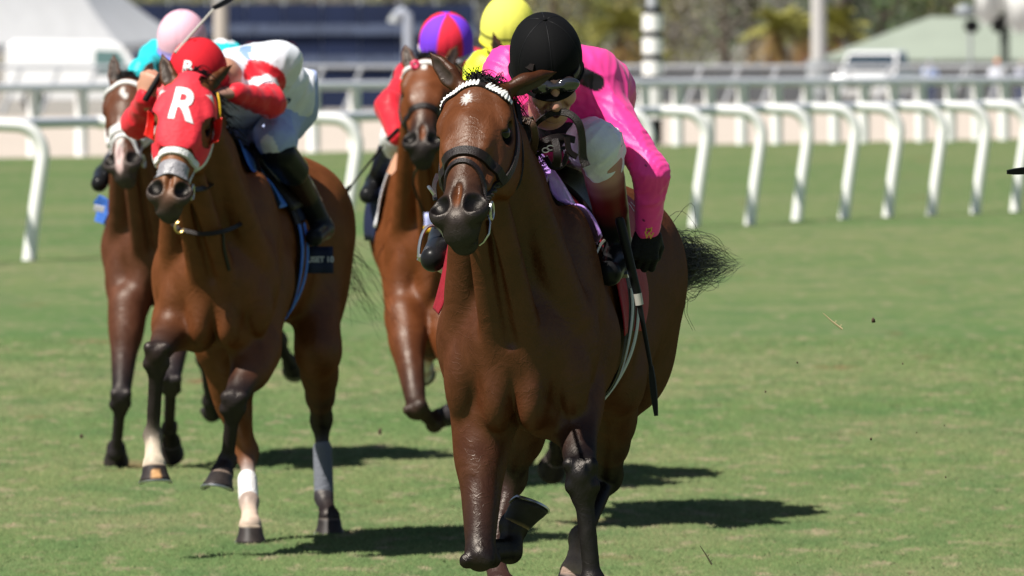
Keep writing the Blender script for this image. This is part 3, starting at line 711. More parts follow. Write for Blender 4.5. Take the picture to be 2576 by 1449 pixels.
def goggles(R, name='goggles', strap_col='black_leather', up=0, tint=None, k=1.0):
    c, r, f, u = R.hf; c = c+u*up; mb = MB()
    out = []
    K = []
    for s in (-1, 1): K.append(El(c+r*s*.034*k+f*.092-u*.010, (.036*k,.016,.023*k), .006, (.02,.02,.025), (r, f, u)))
    K.append(Rc(c-r*.02+f*.104-u*.004, c+r*.02+f*.104-u*.004, .008, .008, .006, (.02,.02,.025)))
    fr_ = sdf_obj('goggles', K, .004, M['goggle'], R.root, smooth=1)
    P = [c+r*math.sin(t)*.086+f*math.cos(t)*.100-u*.006+u*.010*abs(t) for t in np.linspace(.75, 2*math.pi-.75, 30)]
    N = [nrm(p-c) for p in P]
    o = MB().add(ribbon_geo(np.array(P), N, .022, .003)).build('goggle_strap', M[strap_col], R.root)
def whip(label, P0, P1, P2, P3, parent=None, r=.011, band=True, flap_bend=None, name='whip', shaft_mat='whip_black', group=None):
    "P0 butt, P1 end of grip, P2 start of flap, P3 tip"
    root = empty(name, (P0+P3)/2*[1,1,1], label, 'whip', group)
    MB().tube([P0, P0*.96+P1*.04, P1], [r*.8, r*1.05, r*.9], 12).build('grip', M['whip_black'], root)
    if band: MB().tube([P1, P1*.85+P2*.15], [r*.92, r*.88], 12).build('band', M['whip_band'], root)
    MB().tube(spline([P1*.86+P2*.14, P1*.5+P2*.5, P2], 6), [r*.6, r*.42], 8).build('shaft', M[shaft_mat], root)
    d = nrm(P3-P2); n = nrm(np.cross(d, [.2,1,.1])); P = np.array([P2*(1-t)+P3*t for t in np.linspace(-.08, 1, 10)])
    MB().add(ribbon_geo(P, [np.cross(d, n)]*10, [.014,.020,.022,.021,.018,.012], .005)).build('flap', M['whip_black'], root)
    return root
# ---------- tack of the leading horse ----------
def bridle(H, kind='dark', brow=True):
    c = H.c; K = H.head; Hd = H.Hd; rt = H.root; lead_ = M['black_leather']
HA_ = lead
def arc(H, u0, uc, spread, wfront, wback, n=9):
    "points round the front of the face at station u: from one cheek over the nose to the other"
    out = []
    for t in np.linspace(-1, 1, n): out.append(H.Hd(u0+(uc-u0)*(1-t*t), spread*math.sin(t*1.45), wback+(wfront-wback)*math.cos(t*1.45)))
    return out
Hh = lead.head
# noseband (raised padded) and drop/flash strap
def noseband(H, u0, uc, width, m, name='noseband', sp=.095, wf=.05, wb=-.09, th=.006):
    return strap(H, name, H.head, arc(H, u0, uc, sp, wf, wb), width, m, th, .001, 6)
noseband(lead, .345, .335, .034, M['brown_leather' if False else 'black_leather'], th=.008)
strap(lead, 'flash_strap', lead.head, arc(lead, .47, .375, .080, .05, -.07), .018, M['black_leather'], .006, .001, 6)
for s in (-1, 1):
    strap(lead, 'cheek_strap', lead.head, [lead.Hd(.03,s*.092,-.03), lead.Hd(.14,s*.10,-.065), lead.Hd(.26,s*.10,-.075), lead.Hd(.36,s*.085,-.07), lead.Hd(.455,s*.075,-.055)], .024, M['black_leather'], .005, .002, 6)
    strap(lead, 'throat_strap', lead.head, [lead.Hd(.03,s*.10,-.05), lead.Hd(.12,s*.105,-.11), lead.Hd(.22,s*.10,-.17), lead.Hd(.28,s*.03,-.20)], .013, M['black_leather'], .004, .003, 6)
    ring = [lead.Hd(.487+.026*math.sin(t), s*(.078+.004*math.cos(t)), -.062+.026*math.cos(t)) for t in np.linspace(0, 6.283, 20)]
    MB().tube(ring, .0042, 6).build('bit_ring', M['steel'], lead.root)
# second, wider bit ring hanging under the chin on the near side
MB().tube([lead.Hd(.51,.070,-.06), lead.Hd(.54,.080,-.062), lead.Hd(.575,.078,-.075), lead.Hd(.595,.060,-.09), lead.Hd(.595,.045,-.10)], .0036, 6).build('bit_bar', M['steel'], lead.root)
# browband: leather base with rows of white scallops
bp, bn = surf_line(lead, Hh, [lead.Hd(.105,-.095,.01), lead.Hd(.075,-.075,.055), lead.Hd(.055,-.03,.085), lead.Hd(.052,.02,.088), lead.Hd(.070,.062,.065), lead.Hd(.105,.090,.02)], .004, 12)
brow = MB().add(ribbon_geo(bp, bn, .020, .004)).build('browband', M['black_leather'], lead.root)
sc_ = MB(); n = 26
L = np.concatenate([[0], np.cumsum(np.linalg.norm(np.diff(bp, axis=0), axis=1))]); 
for i in range(n):
    q = (i+.5)/n*L[-1]
    if .585 < (i+.5)/n < .66: continue
    p = np.array([np.interp(q, L, bp[:, k]) for k in range(3)]); nn = nrm(np.array([np.interp(q, L, bn[:, k]) for k in range(3)]))
    p2 = np.array([np.interp(q+.002, L, bp[:, k]) for k in range(3)]); t = nrm(p2-p); up = nrm(np.cross(nn, t)); up = up if up[2] > 0 else -up
    K = []; w_ = L[-1]/n*.5
    prof = [(-.95,-.4),(-1,.0),(-.9,.35),(-.55,.8),(0,1.0),(.55,.8),(.9,.35),(1,.0),(.95,-.4),(0,-.62)]
    o = len(sc_.v); sc_.v += [p+t*a*w_+up*(b*.022+.004)+nn*.004 for a, b in prof]+[p+up*.002+nn*.0105]
    sc_.f += [[o+k, o+(k+1) % 10, o+10] for k in range(10)]
sb = mesh_obj('scallops', sc_.v, sc_.f, M['white_leather'], lead.root); sb.parent = brow; sb.location = (0,0,0)
for s in (-1, 1): strap(lead, 'crown_strap', Hh, [lead.Hd(.045,s*.10,-.04), lead.Hd(-.02,s*.06,-.05), lead.Hd(-.04,0,-.05)], .02, M['black_leather'], .005, .002, 6)
# forelock tuft and mane
fl = []; rg = np.random.default_rng(3)
for i in range(420):
    a = rg.uniform(0, 6.28); b = lead.Hd(.015+rg.normal()*.012, .0+rg.normal()*.011, .045+rg.normal()*.012)
    tip = b+np.array([rg.normal()*.015+.002, -.01+rg.normal()*.012, abs(rg.normal())*.008+.004])+(np.array([.03+rg.normal()*.015,-.01,-.02]) if rg.random() < .5 else 0)
    fl.append((spline([b, b*.5+tip*.5+np.array([0,-.006,.014]), tip], 3), np.linspace(.0022, .0006, 7)))
for i in range(5):
    b = lead.Hd(.01, -.02+rg.normal()*.012, .04); fl.append((spline([b, b+np.array([-.02,0,.03]), b+np.array([-.045+rg.normal()*.01,0,.065])], 3), np.linspace(.0014, .0004, 7)))
hair_mesh('forelock', fl, M['hair'], lead.root)
mn = []
for i in range(700):
    q = rg.uniform(0, 1)**1.0; a = lead.Hd(-.03,0,-.06)*(1-q)+lead.B(.10,0,1.52)*q+np.array([0,0,.045+.02*math.sin(q*3.1)]); a = a+np.array([rg.normal()*.008, 0, rg.normal()*.006])
    tip = a+np.array([.045+rg.normal()*.02, rg.normal()*.02+.03, -.05+rg.normal()*.03])
    mn.append((spline([a, a*.5+tip*.5+np.array([.01,0,.03]), tip], 3), np.linspace(.0024, .0006, 7)))
hair_mesh('mane', mn, M['hair'], lead.root)
dock = lead.B(-1.44,0,1.22)
tl_ = [W(1785,650,32.6), W(1850,662,32.9), W(1830,652,33.0), W(1800,672,32.7), W(1745,705,32.5), W(1840,672,32.8), W(1815,640,32.8)]
tail_hair(lead, dock, tl_, 1100, .06, wild=.010)
tail_hair(lead, dock, [W(1745,640,32.4), W(1758,665,32.4), W(1738,690,32.4)], 700, .075, wild=.012, name='tail', seed=8)
P = spline([dock+[.03,0,-.05], W(1712,740,32.3), W(1722,790,32.3), W(1742,832,32.3)], 6); hair_mesh('tail_wisp', [(P, np.linspace(.0016,.0005,len(P))), (P+[.008,.01,0], np.linspace(.0014,.0004,len(P)))], M['hair'], lead.root)
# saddle cloths
def rear(a): return -.74+.46*float(np.clip((abs(a)-42)/58, 0, 1))
M['lavender'] = mat('lavender_silk_cloth', (.46,.26,.72), .4, .5, nscale=30, namt=.1, bump=.5, bscale=35)
M['maroon'] = mat('red_saddle_cloth', (.27,.008,.020), .7, .3, nscale=25, namt=.12, bump=.4, bscale=40)
M['navy'] = mat('navy_cloth', (.012,.018,.055), .7, .3, nscale=25, namt=.15, bump=.3, bscale=60)
M['webbing'] = mat('white_webbing', (.52,.53,.58), .7, .3, bump=.3, bscale=400)
M['logo_blue'] = mat('light_blue_print', (.30,.42,.78), .6)
T1 = lead.torso+lead.neck
cloth = saddle_pad(lead, 'saddle_cloth', .0, lambda q: rear(-100+200*q), -100, 100, .018, .004, M['maroon'], 22, 60)
saddle_pad(lead, 'number_cloth', .20, .06, -16, 54, .022, .006, M['lavender'], 8, 40, prims=T1)
saddle_pad(lead, 'saddle_pad', -.06, -.34, -40, 40, .022, .014, M['black_leather'], 14, 30)
def on(P_list, prims, off=.004, n=10): return project(prims, spline(P_list, n), off)
def cstrap(H, name, pts, width, m, th=.004, off=.006, prims=None):
    P, Nn = on(pts, prims or H.torso, off); return MB().add(ribbon_geo(P, Nn, width, th)).build(name, m, H.root)
B = lead.B
def ring_pts(H, f, a0, a1, n=10, df=0): return [H.B(f+df*i/(n-1), .34*math.sin(math.radians(a)), 1.15+.40*math.cos(math.radians(a))) for i, a in enumerate(np.linspace(a0, a1, n))]
cstrap(lead, 'girth', ring_pts(lead, -.13, 55, 176, 12, .05), .075, M['black_leather'], .005, .018)
cstrap(lead, 'girth_strap', ring_pts(lead, -.17, 78, 150, 12, .03), .020, M['webbing'], .003, .026)
cstrap(lead, 'girth_strap', ring_pts(lead, -.11, 78, 150, 12, .03), .016, M['webbing'], .003, .026)
def band_sheet(H, name, f0, f1, a0, a1, off, m, th=.002, na=26, nf=5): return saddle_pad(H, name, f0, f1, a0, a1, off, th, m, nf, na)
bd_ = band_sheet(lead, 'cloth_border', lambda q: rear(20+80*q)+.09, lambda q: rear(20+80*q)-.005, 20, 100, .017, M['navy'])
bd2 = band_sheet(lead, 'cloth_border', lambda q: rear(100-80*q)+.09, lambda q: rear(100-80*q)-.005, -100, -20, .017, M['navy'])
bd3 = band_sheet(lead, 'cloth_piping', lambda q: rear(20+80*q)+.103, lambda q: rear(20+80*q)+.088, 20, 100, .0185, M['webbing'])
fl_ = np.array([[W(1128,612,30.50), W(1146,618,30.45)],[W(1112,690,30.50), W(1134,700,30.42)],[W(1098,745,30.52), W(1116,765,30.42)],[W(1089,776,30.54), W(1104,792,30.44)]])
fl_ = np.stack([spline(fl_[:, k], 4) for k in range(2)], 1); fl_ = np.stack([fl_[:, 0]*(1-t)+fl_[:, 1]*t for t in np.linspace(0, 1, 6)], 1)
sheet('saddle_cloth', fl_, np.tile(nrm((-.5,-1,.1)), fl_.shape[:2]+(1,)), .004, M['maroon'], lead.root)
# print on the cloth
def side_frame(H, f, a):
    p = H.B(f, .34*math.sin(math.radians(a)), 1.16+.40*math.cos(math.radians(a))); q, n = project(H.torso, p[None], .02); return q[0], n[0]
p, n = side_frame(lead, -.695, 38)
letters('lettering', 'PE', .062, p, np.cross([0,0,1], n)*-1 if np.cross([0,0,1], n)[0] < 0 else np.cross([0,0,1], n), [0,0,1], lead.torso, .0215, M['webbing'], lead.root, bold=.001)
p, n = side_frame(lead, -.48, 44); rx = np.cross([0,0,1], n); rx = nrm(rx if rx[0] > 0 else -rx); uy = nrm(np.cross(n, rx)); uy = uy if uy[2] > 0 else -uy
for A_, B_, w_ in (((-.05,.07),(-.015,-.01),.014), ((.05,.05),(.0,-.03),.016), ((.06,.01),(.01,-.055),.016), ((-.05,.07),(.0,.055),.008)):
    P, Nn = project(lead.torso, spline([p+rx*A_[0]+uy*A_[1], p+rx*B_[0]+uy*B_[1]], 5), .0175); MB().add(ribbon_geo(P, Nn, w_, .001)).build('cloth_print', M['logo_blue'], lead.root)
# reins
def rib(H, name, pts, width, m, normal=(0,-1,.1), th=.004, n=8):
    P = spline([W(*q) for q in pts], n); return MB().add(ribbon_geo(P, [nrm(normal)]*len(P), width, th)).build(name, m, H.root)
M['rein'] = mat('rein_leather', (.026,.021,.019), .45, .3, nscale=60, bump=.5, bscale=250)
rib(lead, 'rein', [(1208,520,29.60),(1232,498,29.74),(1275,440,29.95),(1312,375,30.1),(1332,318,30.14),(1328,296,30.12)], .030, M['rein'])
rib(lead, 'rein', [(1312,300,30.08),(1338,312,30.06),(1346,345,30.08),(1340,385,30.12)], .022, M['brown_leather'])
rib(lead, 'rein', [(1330,345,30.20),(1352,308,30.14),(1392,284,30.10),(1430,286,30.08),(1456,312,30.08),(1464,352,30.10),(1466,395,30.12),(1475,419,30.12)], [.012,.016,.020,.022,.024,.024,.026,.026], M['rein'], (.3,-1,0))
for i, pts in enumerate(([(1345,372,30.12),(1375,352,30.10),(1410,345,30.12),(1445,352,30.14)], [(1372,395,30.14),(1388,420,30.12),(1415,415,30.12),(1428,380,30.12)], [(1395,350,30.10),(1402,390,30.08),(1398,418,30.10)],
                         [(1345,395,30.14),(1362,382,30.12),(1392,376,30.12),(1420,372,30.14)], [(1425,345,30.11),(1432,380,30.11),(1450,395,30.12)])):
    rib(lead, 'rein', pts, [.022,.016,.026,.012,.020][i], M['black_leather'], (.2*i-.3,-1,.2))
for q in ((1372,378,30.09),(1384,372,30.09)): 
    p = W(*q); MB().tube([p+np.array([.010*math.cos(t), -.004, .007*math.sin(t)]) for t in np.linspace(0, 6.283, 14)], .002, 5).build('buckle', M['steel'], lead.root)
rib(lead, 'rein', [(1095,505,29.62),(1092,470,29.72),(1100,440,29.85)], .014, M['rein'])
MB().tube([W(1078,470,29.62), W(1084,478,29.60), W(1092,490,29.60)], .0055, 6).build('buckle', M['steel'], lead.root)
for k_ in range(3):                                   # plaited rein hanging beside the cheek
    tt_ = np.linspace(0, 1, 60); base_ = spline([W(1304,318,29.98), W(1290,385,29.84), W(1262,445,29.70), W(1228,492,29.58), W(1212,515,29.52)], 15); base_ = np.stack([np.interp(tt_, np.linspace(0, 1, len(base_)), base_[:, q_]) for q_ in range(3)], 1)
    base_ = base_+np.stack([.010*np.cos(tt_*34+k_*2.1), .004*np.sin(tt_*34+k_*2.1), .010*np.sin(tt_*34+k_*2.1)*.5], 1)
    MB().tube(base_, .0055, 6).build('plaited_rein', M['rein'], lead.root)
rib(lead, 'rein', [(1300,262,29.95),(1306,300,29.92),(1300,350,29.86),(1286,410,29.78)], .018, M['black_leather'], (.5,-1,0))
# ---------- rider of the leading horse ----------
def seg_d(V, a, b):
    a, b = np.array(a), np.array(b); ba = b-a; h = np.clip(((V-a)@ba)/np.dot(ba, ba), 0, 1)[:, None]; return np.linalg.norm(V-a-h*ba, axis=1)
def pink_silk(V, C, R):
    C = np.tile(np.array([.88,.052,.31]), (len(V), 1)); blk = np.array([.012,.010,.012])
    def seg2(V, a, b): P = V.copy(); P[:, 1] = 0; a, b = np.array(a), np.array(b); a[1] = b[1] = 0; return seg_d(P, a, b)
    front = V[:, 1] < 30.95
    for a, b, r_ in ((W(1462,190,30.35), W(1500,208,30.38), .026), (W(1478,84,30.75), W(1535,116,30.65), .007), (W(1312,300,30.42), W(1400,298,30.40), .009), (W(1350,345,30.45), W(1440,345,30.50), .045)):
        m = (np.clip((r_-seg2(V, a, b))/.003+.5, 0, 1)*front)[:, None]; C = C*(1-m)+blk*m
    r = np.random.default_rng(5)                     # mud specks thrown up from the turf
    for _ in range(70):
        i = r.integers(len(V)); d = np.linalg.norm(V-V[i], axis=1); C[d < r.uniform(.002, .006)] = (.05,.02,.03)
    return C
def specks(n, col, s):
    def fn(V, C):
        r = np.random.default_rng(s); C = C.copy()
        for _ in range(n):
            i = r.integers(len(V)); C[np.linalg.norm(V-V[i], axis=1) < r.uniform(.002,.0055)] = col
        return C
    return fn
r1 = build_rider(dict(label='jockey in pink silks and black helmet crouched over the leading horse', face=(.17,-1,-.62), up=(-.10,0,1), skin=(.50,.25,.175), res=.0055, skin_res=.0032,
    j=dict(pelvis=(1430,300,31.05), chest=(1430,235,30.70), neck=(1385,175,30.42), head=(1384,181,30.16), sl=(1282,180,30.55), sr=(1486,190,30.60),
           el=(1235,330,30.35), wl=(1300,400,30.25), er=(1638,436,30.42), wr=(1628,574,30.50), hl=(1370,330,31.05), hr=(1450,330,31.05),
           kl=(1225,420,30.55), kr=(1505,368,30.34), al=(1118,600,30.85), ar=(1556,632,30.60), tl=(1090,650,30.62), tr=(1532,684,30.40)),
    jacket=pink_silk, bulk=[((1425,290,30.66),(.135,.12,.13)),((1500,250,30.72),(.09,.10,.12)),((1380,330,30.72),(.10,.10,.09))], breeches=(.74,.74,.84), breech_fn=specks(60, (.05,.045,.05), 3), sock_col=(.46,.24,.21), boot_top=(.13,.014,.014), fold=.0045, ffreq=84, puff=.008, knee=.94, arm=.88))
hc, r_, f_, u_ = r1.hf
helmet(hc, r_, f_, u_, lambda t, p: (.0035,.0035,.004), r1.root, c_seams=True, low=-.42, R=(.108,.136,.122), off=(-.006,-.044,.034))
goggles(r1, k=1.08, up=.017)
gl = hand_prims(r1.g['wr'], (-.12,-.10,-1), (.15,-1,.05), -1, curl=(48,75,50), spread=-.02, r=1.08, thumb=(.35,.2))
sdf_obj('glove', gl+[Rc(r1.g['wr']+np.array([.004,0,.035]), r1.g['wr'], .036, .033, .01, (.02,.02,.02))], .0030, M['glove'], r1.root)
gl2 = hand_prims(r1.g['wl'], (.3,-.7,-.3), (-.2,-.4,1), 1, curl=(60,75,50), r=1.08)
sdf_obj('glove', gl2, .004, M['glove'], r1.root)
p = W(1632,583,30.455)
letters('lettering', 'M', .026, p+[0,0,.008], [1,0,-.12], [.12,0,1], None, 0, mat('gold_print', (.75,.38,.06), .5), r1.root, bold=.001)
letters('lettering', 'W', .026, p-[0,0,.012], [1,0,-.12], [.12,0,1], None, 0, bpy.data.materials['gold_print'], r1.root, bold=.001)
lp = W(1385,325,30.36)
letters('lettering', 'R', .075, lp, [1,.1,0], [.1,-.1,1], r1.jacket_prims, .006, mat('pink_print', (.70,.03,.2), .5), r1.root, bold=.004)
letters('lettering', 'R', .075, lp, [1,.1,0], [.1,-.1,1], r1.jacket_prims, .008, M['whip_black'], r1.root, bold=.0015)
# stirrup irons
def stirrup(H, ctr, ax, up, m='steel', strap_to=None, w_=.055, hh=.12):
    ax, up = nrm(ax), nrm(up); P = [ctr+ax*(w_*math.cos(t))+up*(hh*max(0, math.sin(t))**.8) for t in np.linspace(0, math.pi, 18)]+[ctr-ax*w_, ctr+ax*w_]
    o = MB().tube(P, .0055, 6).tube([ctr-ax*w_, ctr+ax*w_], .012, 6).build('stirrup', M[m], H.root)
    if strap_to is not None:
        P = np.array([P[9]*(1-t)+strap_to*t for t in np.linspace(0, 1, 6)]); MB().add(ribbon_geo(P, [[.8,-.5,0]]*6, .018, .003)).build('stirrup_strap', M['black_leather'], H.root)
stirrup(lead, W(1535,694,30.50), (1,-.25,.1), (.05,.2,1), strap_to=W(1570,540,30.70))
stirrup(lead, W(1092,668,30.68), (1,.2,-.55), (.05,.2,1), strap_to=W(1130,560,30.85))
whip('black riding whip held pointing down by the jockey in pink', W(1557,548,30.30), W(1603,738,30.36), W(1638,930,30.38), W(1650,1046,30.38), r=.014)
# ================= tack helpers for the horses behind =================
def basic_bridle(H, brow, nose, nw=.028, nu=.36, fleece=False):
    if brow:
        P, Nn = surf_line(H, H.head, [H.Hd(.105,-.095,.01), H.Hd(.075,-.075,.055), H.Hd(.055,-.03,.085), H.Hd(.055,.03,.085), H.Hd(.075,.075,.055), H.Hd(.105,.095,.01)], .003, 8)
        MB().add(ribbon_geo(P, Nn, .026, .007)).build('browband', brow, H.root)
    noseband(H, nu, nu-.02, nw, nose, th=.010 if fleece else .006)
    for s in (-1, 1):
        strap(H, 'cheek_strap', H.head, [H.Hd(.05,s*.10,-.03), H.Hd(.14,s*.10,-.065), H.Hd(.26,s*.10,-.075), H.Hd(.36,s*.085,-.07), H.Hd(.455,s*.075,-.055)], .018, nose if fleece else M['black_leather'], .005, .002, 5)
        MB().tube([H.Hd(.487+.030*math.sin(t), s*(.078), -.062+.030*math.cos(t)) for t in np.linspace(0, 6.283, 16)], .004, 5).build('bit_ring', M['steel'], H.root)
def simple_mane(H, seed, n=260, side=1, fore=120):
    rg = np.random.default_rng(seed); S = []
    for i in range(n):
        q = rg.uniform(-.03, 1); a = H.Hd(-.02,0,-.03)*(1-q)+H.B(.10,0,1.52)*q+np.array([rg.normal()*.012, 0, .045+.02*math.sin(max(q,0)*3.1)])
        tip = a+np.array([side*(.05+rg.normal()*.03), rg.normal()*.02+.03, -.04+rg.normal()*.035])
        S.append((spline([a, a*.5+tip*.5+np.array([0,0,.025]), tip], 3), np.linspace(.004, .001, 7)))
    for i in range(fore):
        b = H.Hd(.0+rg.normal()*.012, rg.normal()*.02, .05); tip = b+np.array([rg.normal()*.02, -.01, .012+rg.normal()*.012]); S.append((spline([b, b*.5+tip*.5+np.array([0,0,.012]), tip], 3), np.linspace(.004,.001,7)))
    hair_mesh('mane', S, M['hair'], H.root)
def simple_tail(H, dx=.25, seed=0):
    d = H.B(-1.42,0,1.24); e = [d+np.array([dx+.08*i, .35, -.10-.12*i]) for i in range(4)]; tail_hair(H, d, e, 160, .05, wild=.05, seed=seed)
def seat(H): saddle_pad(H, 'saddle_pad', -.06, -.36, -42, 42, .022, .016, M['black_leather'], 10, 24)
# ================= horse in the red hood =================
M['coat_hood'] = coat_mat('coat_bright_bay', .42)
hood_h = build_horse(dict(label='bright bay racehorse in a red hood marked R with white noseband and grey nose tape', withers=(566,368,39.3), theta=3, bend=.20,
    coat=(.135,.042,.0125), points=(.020,.014,.014), mat=M['coat_hood'], nose_col=(.30,.12,.045), muzzle_col=(.035,.031,.031), face_col=(.18,.057,.017),
    poll=(478,215,38.45), muzzle=(417,524,38.15), face=(-.13,-1,.1), res=1.25, head_scale=.98,
    ears=[((432,218,38.45),(406,134,38.50),(-.3,-.8,-.1),.060), ((520,222,38.50),(585,162,38.60),(.2,-.6,-.6),.060)],
    fore=[dict(s=-1, j=[(448,800,39.0),(395,892,38.62),(384,1095,38.72),(388,1172,38.64)], n=(.05,-.25,-1), t=(.1,-1,.2), sock=(.62,.52,.40), toe=(.45,.25,.11), rim=(.5,.4,.3), fa=(.05,.025,.018)),
          dict(s=1, j=[(648,880,39.0),(588,1010,38.75),(571,1160,38.85),(558,1192,38.80)], n=(-.15,-.35,-1), t=(-.3,-1,.45), rim=(.3,.22,.17))],
    hind=[dict(s=-1, j=[(545,860,39.95),(622,1140,40.15),(626,1262,39.95),(630,1322,39.85)], n=(0,0,-1), t=(.1,-1,0), mid=(.16,.055,.020), fa=(.20,.068,.022), can=(.80,.78,.76), sock=(.62,.48,.38), rim=(.5,.4,.3)),
          dict(s=1, j=[(800,880,40.0),(808,1055,40.75),(814,1248,40.7),(828,1302,40.6)], n=(0,.1,-1), t=(.1,-1,0), can=(.13,.13,.15))]))
X = hood_h
basic_bridle(X, M['white_leather'], M['fleece'], .030, .385, True)
simple_mane(X, 5, fore=0); simple_tail(X, .1, 2)
# wraps on the hind legs
for nm, a, b, col in (('leg_wrap', (622,1205,40.03), (626,1268,39.95), (.82,.80,.79)), ('leg_wrap', (811,1128,40.73), (815,1256,40.70), (.17,.18,.21))):
    a_, b_ = W(*a), W(*b); sdf_obj(nm, [Rc(a_, b_, .038, .039, .01), Rc(a_+[0,.02,0], b_+[0,.02,0], .030, .030, .02)], .009, mat('bandage', col, .8, .2, bump=.6, bscale=90), X.root, default=col)
# red hood: a cloth shell over the face with eye openings
M['hood'] = mat('red_hood_cloth', (.78,.035,.055), .65, .35, attr=True, nscale=18, namt=.06, bump=.35, bscale=60)
def hood(H):
    pr = H.head+H.neck; na, nu = 65, 60; V = []; Fc = []; keep = {}
    us = np.linspace(-.13, .385, nu); grid = np.zeros((nu, na, 3))
    for i, uu in enumerate(us):
        for j, t in enumerate(np.linspace(-1, 1, na)):
            sp = 1.75*t; q = np.clip((uu-.0)/.06, 0, 1)
            cut = uu - .030*(1-t*t)*np.clip((uu-.3)/.08, 0, 1)
            grid[i, j] = H.Hd(cut, .125*math.sin(sp), -.035+.12*math.cos(sp))
    P, Nn = project(pr, grid, .0045, 8)
    loc = np.stack([(P-H.Hd(0,0,0))@H.u, (P-H.Hd(0,0,0))@H.v, (P-H.Hd(0,0,0))@H.w], -1)
    vis = np.ones((nu-1, na-1), bool)
    for s in (-1, 1):
        c0 = np.array([.195, s*.085]); cc = (loc[:-1,:-1]+loc[1:,1:])/2
        e = ((cc[...,0]-.205)/.062)**2+((np.abs(np.arctan2(cc[...,1], cc[...,2]+.06))-1.08)/.42)**2; vis &= ~((e < 1) & (cc[...,1]*s > 0))
        ear = ((cc[...,0]+.005)/.05)**2+((np.abs(cc[...,1])-.075)/.036)**2; vis &= ~((ear < 1) & (cc[...,1]*s > 0))
    A_ = P.reshape(-1, 3); B_ = (P+Nn*.003).reshape(-1, 3); n = nu*na; V = np.vstack([B_, A_]); Fc = []
    for i in range(nu-1):
        for j in range(na-1):
            if vis[i, j]: a, b, c, d = i*na+j, (i+1)*na+j, (i+1)*na+j+1, i*na+j+1; Fc += [[a, b, c, d], [n+a, n+d, n+c, n+b]]
    o = mesh_obj('hood', V, Fc, M['hood'], H.root, cols=np.tile((.80,.035,.055), (2*n, 1)))
    b = bmesh.new(); b.from_mesh(o.data); bmesh.ops.delete(b, geom=[v for v in b.verts if not v.link_faces], context='VERTS'); b.to_mesh(o.data); b.free()
    return pr
pr = hood(X)
pc = X.Hd(.168,.004,.10)
letters('lettering', 'R', .190, pc, X.v*1.0+X.u*.10, -X.u+X.v*.10, pr, .0105, mat('white_print', (.85,.84,.84), .6), X.root, bold=.006)
# blinker cups beside the eyes
M['red_plastic'] = mat('red_plastic', (.75,.03,.02), .35, .5)
for s in (-1, 1):
    g_ = np.zeros((12, 14, 3)); nn = np.zeros((12, 14, 3))
    for i, a in enumerate(np.linspace(-1.35, 1.35, 12)):
        for j, q in enumerate(np.linspace(0, 1, 14)):
            g_[i, j] = X.Hd(.20+.062*math.sin(a), s*(.104+.040*q), -.035-.040*math.cos(a)+.035*q); nn[i, j] = X.v*s
    sheet('blinker_cup', g_, nn, .003, M['red_plastic'], X.root)
# nose tape, grey nylon
P = np.zeros((10, 16, 3))
for i, uu in enumerate(np.linspace(.405, .475, 10)):
    for j, t in enumerate(np.linspace(-1, 1, 16)): P[i, j] = X.Hd(uu+.012*abs(t), .07*math.sin(t*1.15), -.03+.07*math.cos(t*1.15))
P, Nn = project(X.head, P, .004, 8); sheet('nose_strip', P, Nn, .002, mat('grey_tape', (.26,.25,.27), .35, .5, bump=.6, bscale=70), X.root)
M['yellow'] = mat('yellow_plastic', (.85,.50,.01), .5)
P, Nn = surf_line(X, pr, [X.Hd(.035,.095,.0), X.Hd(.08,.112,-.01), X.Hd(.13,.118,-.02)], .02, 6); MB().add(ribbon_geo(P, Nn, [.016,.030,.034,.024], .004)).build('ear_tab', M['yellow'], X.root)
# breast strap with brass buckle
M['brass'] = mat('brass', (.75,.52,.20), .3, .6, metal=1)
cp = [W(432,548,38.75), W(442,570,38.62), W(500,588,38.55), W(560,582,38.58), W(610,560,38.72), W(650,520,38.95), W(655,450,39.1), W(640,380,39.25)]
P = spline(cp, 6); MB().add(ribbon_geo(P, [nrm((.15,-1,.1))]*len(P), .018, .006)).build('breast_strap', M['black_leather'], X.root)
MB().tube([W(452,572,38.58)+np.array([.018*math.cos(t), 0, .020*math.sin(t)]) for t in np.linspace(0, 6.283, 14)], .005, 6).build('buckle', M['brass'], X.root)
P, Nn = on([W(580,588,38.6), W(590,640,38.6), W(597,690,38.65)], X.torso+X.neck, .003, 6); MB().add(ribbon_geo(P, Nn, .014, .004)).build('breast_strap', M['black_leather'], X.root)
rib(X, 'rein', [(478,478,38.3),(520,470,38.5),(560,430,38.8),(562,380,38.9),(552,330,38.95)], .022, M['black_leather'])
M['tack_blue'] = mat('blue_cloth', (.05,.17,.62), .6, .4, nscale=30, namt=.12, bump=.4, bscale=50)
saddle_pad(X, 'number_cloth', .16, -.10, -20, 58, .022, .006, M['tack_blue'], 8, 36, prims=X.torso+X.neck)
saddle_pad(X, 'saddle_cloth', -.12, -.62, -60, 70, .016, .004, M['navy'], 14, 36)
cstrap(X, 'girth', ring_pts(X, -.13, 40, 176, 12, .05), .06, M['black_leather'], .005, .016)
cstrap(X, 'girth_strap', ring_pts(X, -.17, 70, 165, 14, .04), .022, M['tack_blue'], .004, .024)
cstrap(X, 'girth_strap', ring_pts(X, -.10, 70, 165, 14, .04), .022, M['tack_blue'], .004, .024)
saddle_pad(X, 'saddle_pad', -.04, -.44, -50, 62, .024, .02, M['black_leather'], 12, 30)
p, n = side_frame(X, -.52, 60); rx = np.cross([0,0,1], n); rx = rx if rx[0] > 0 else -rx
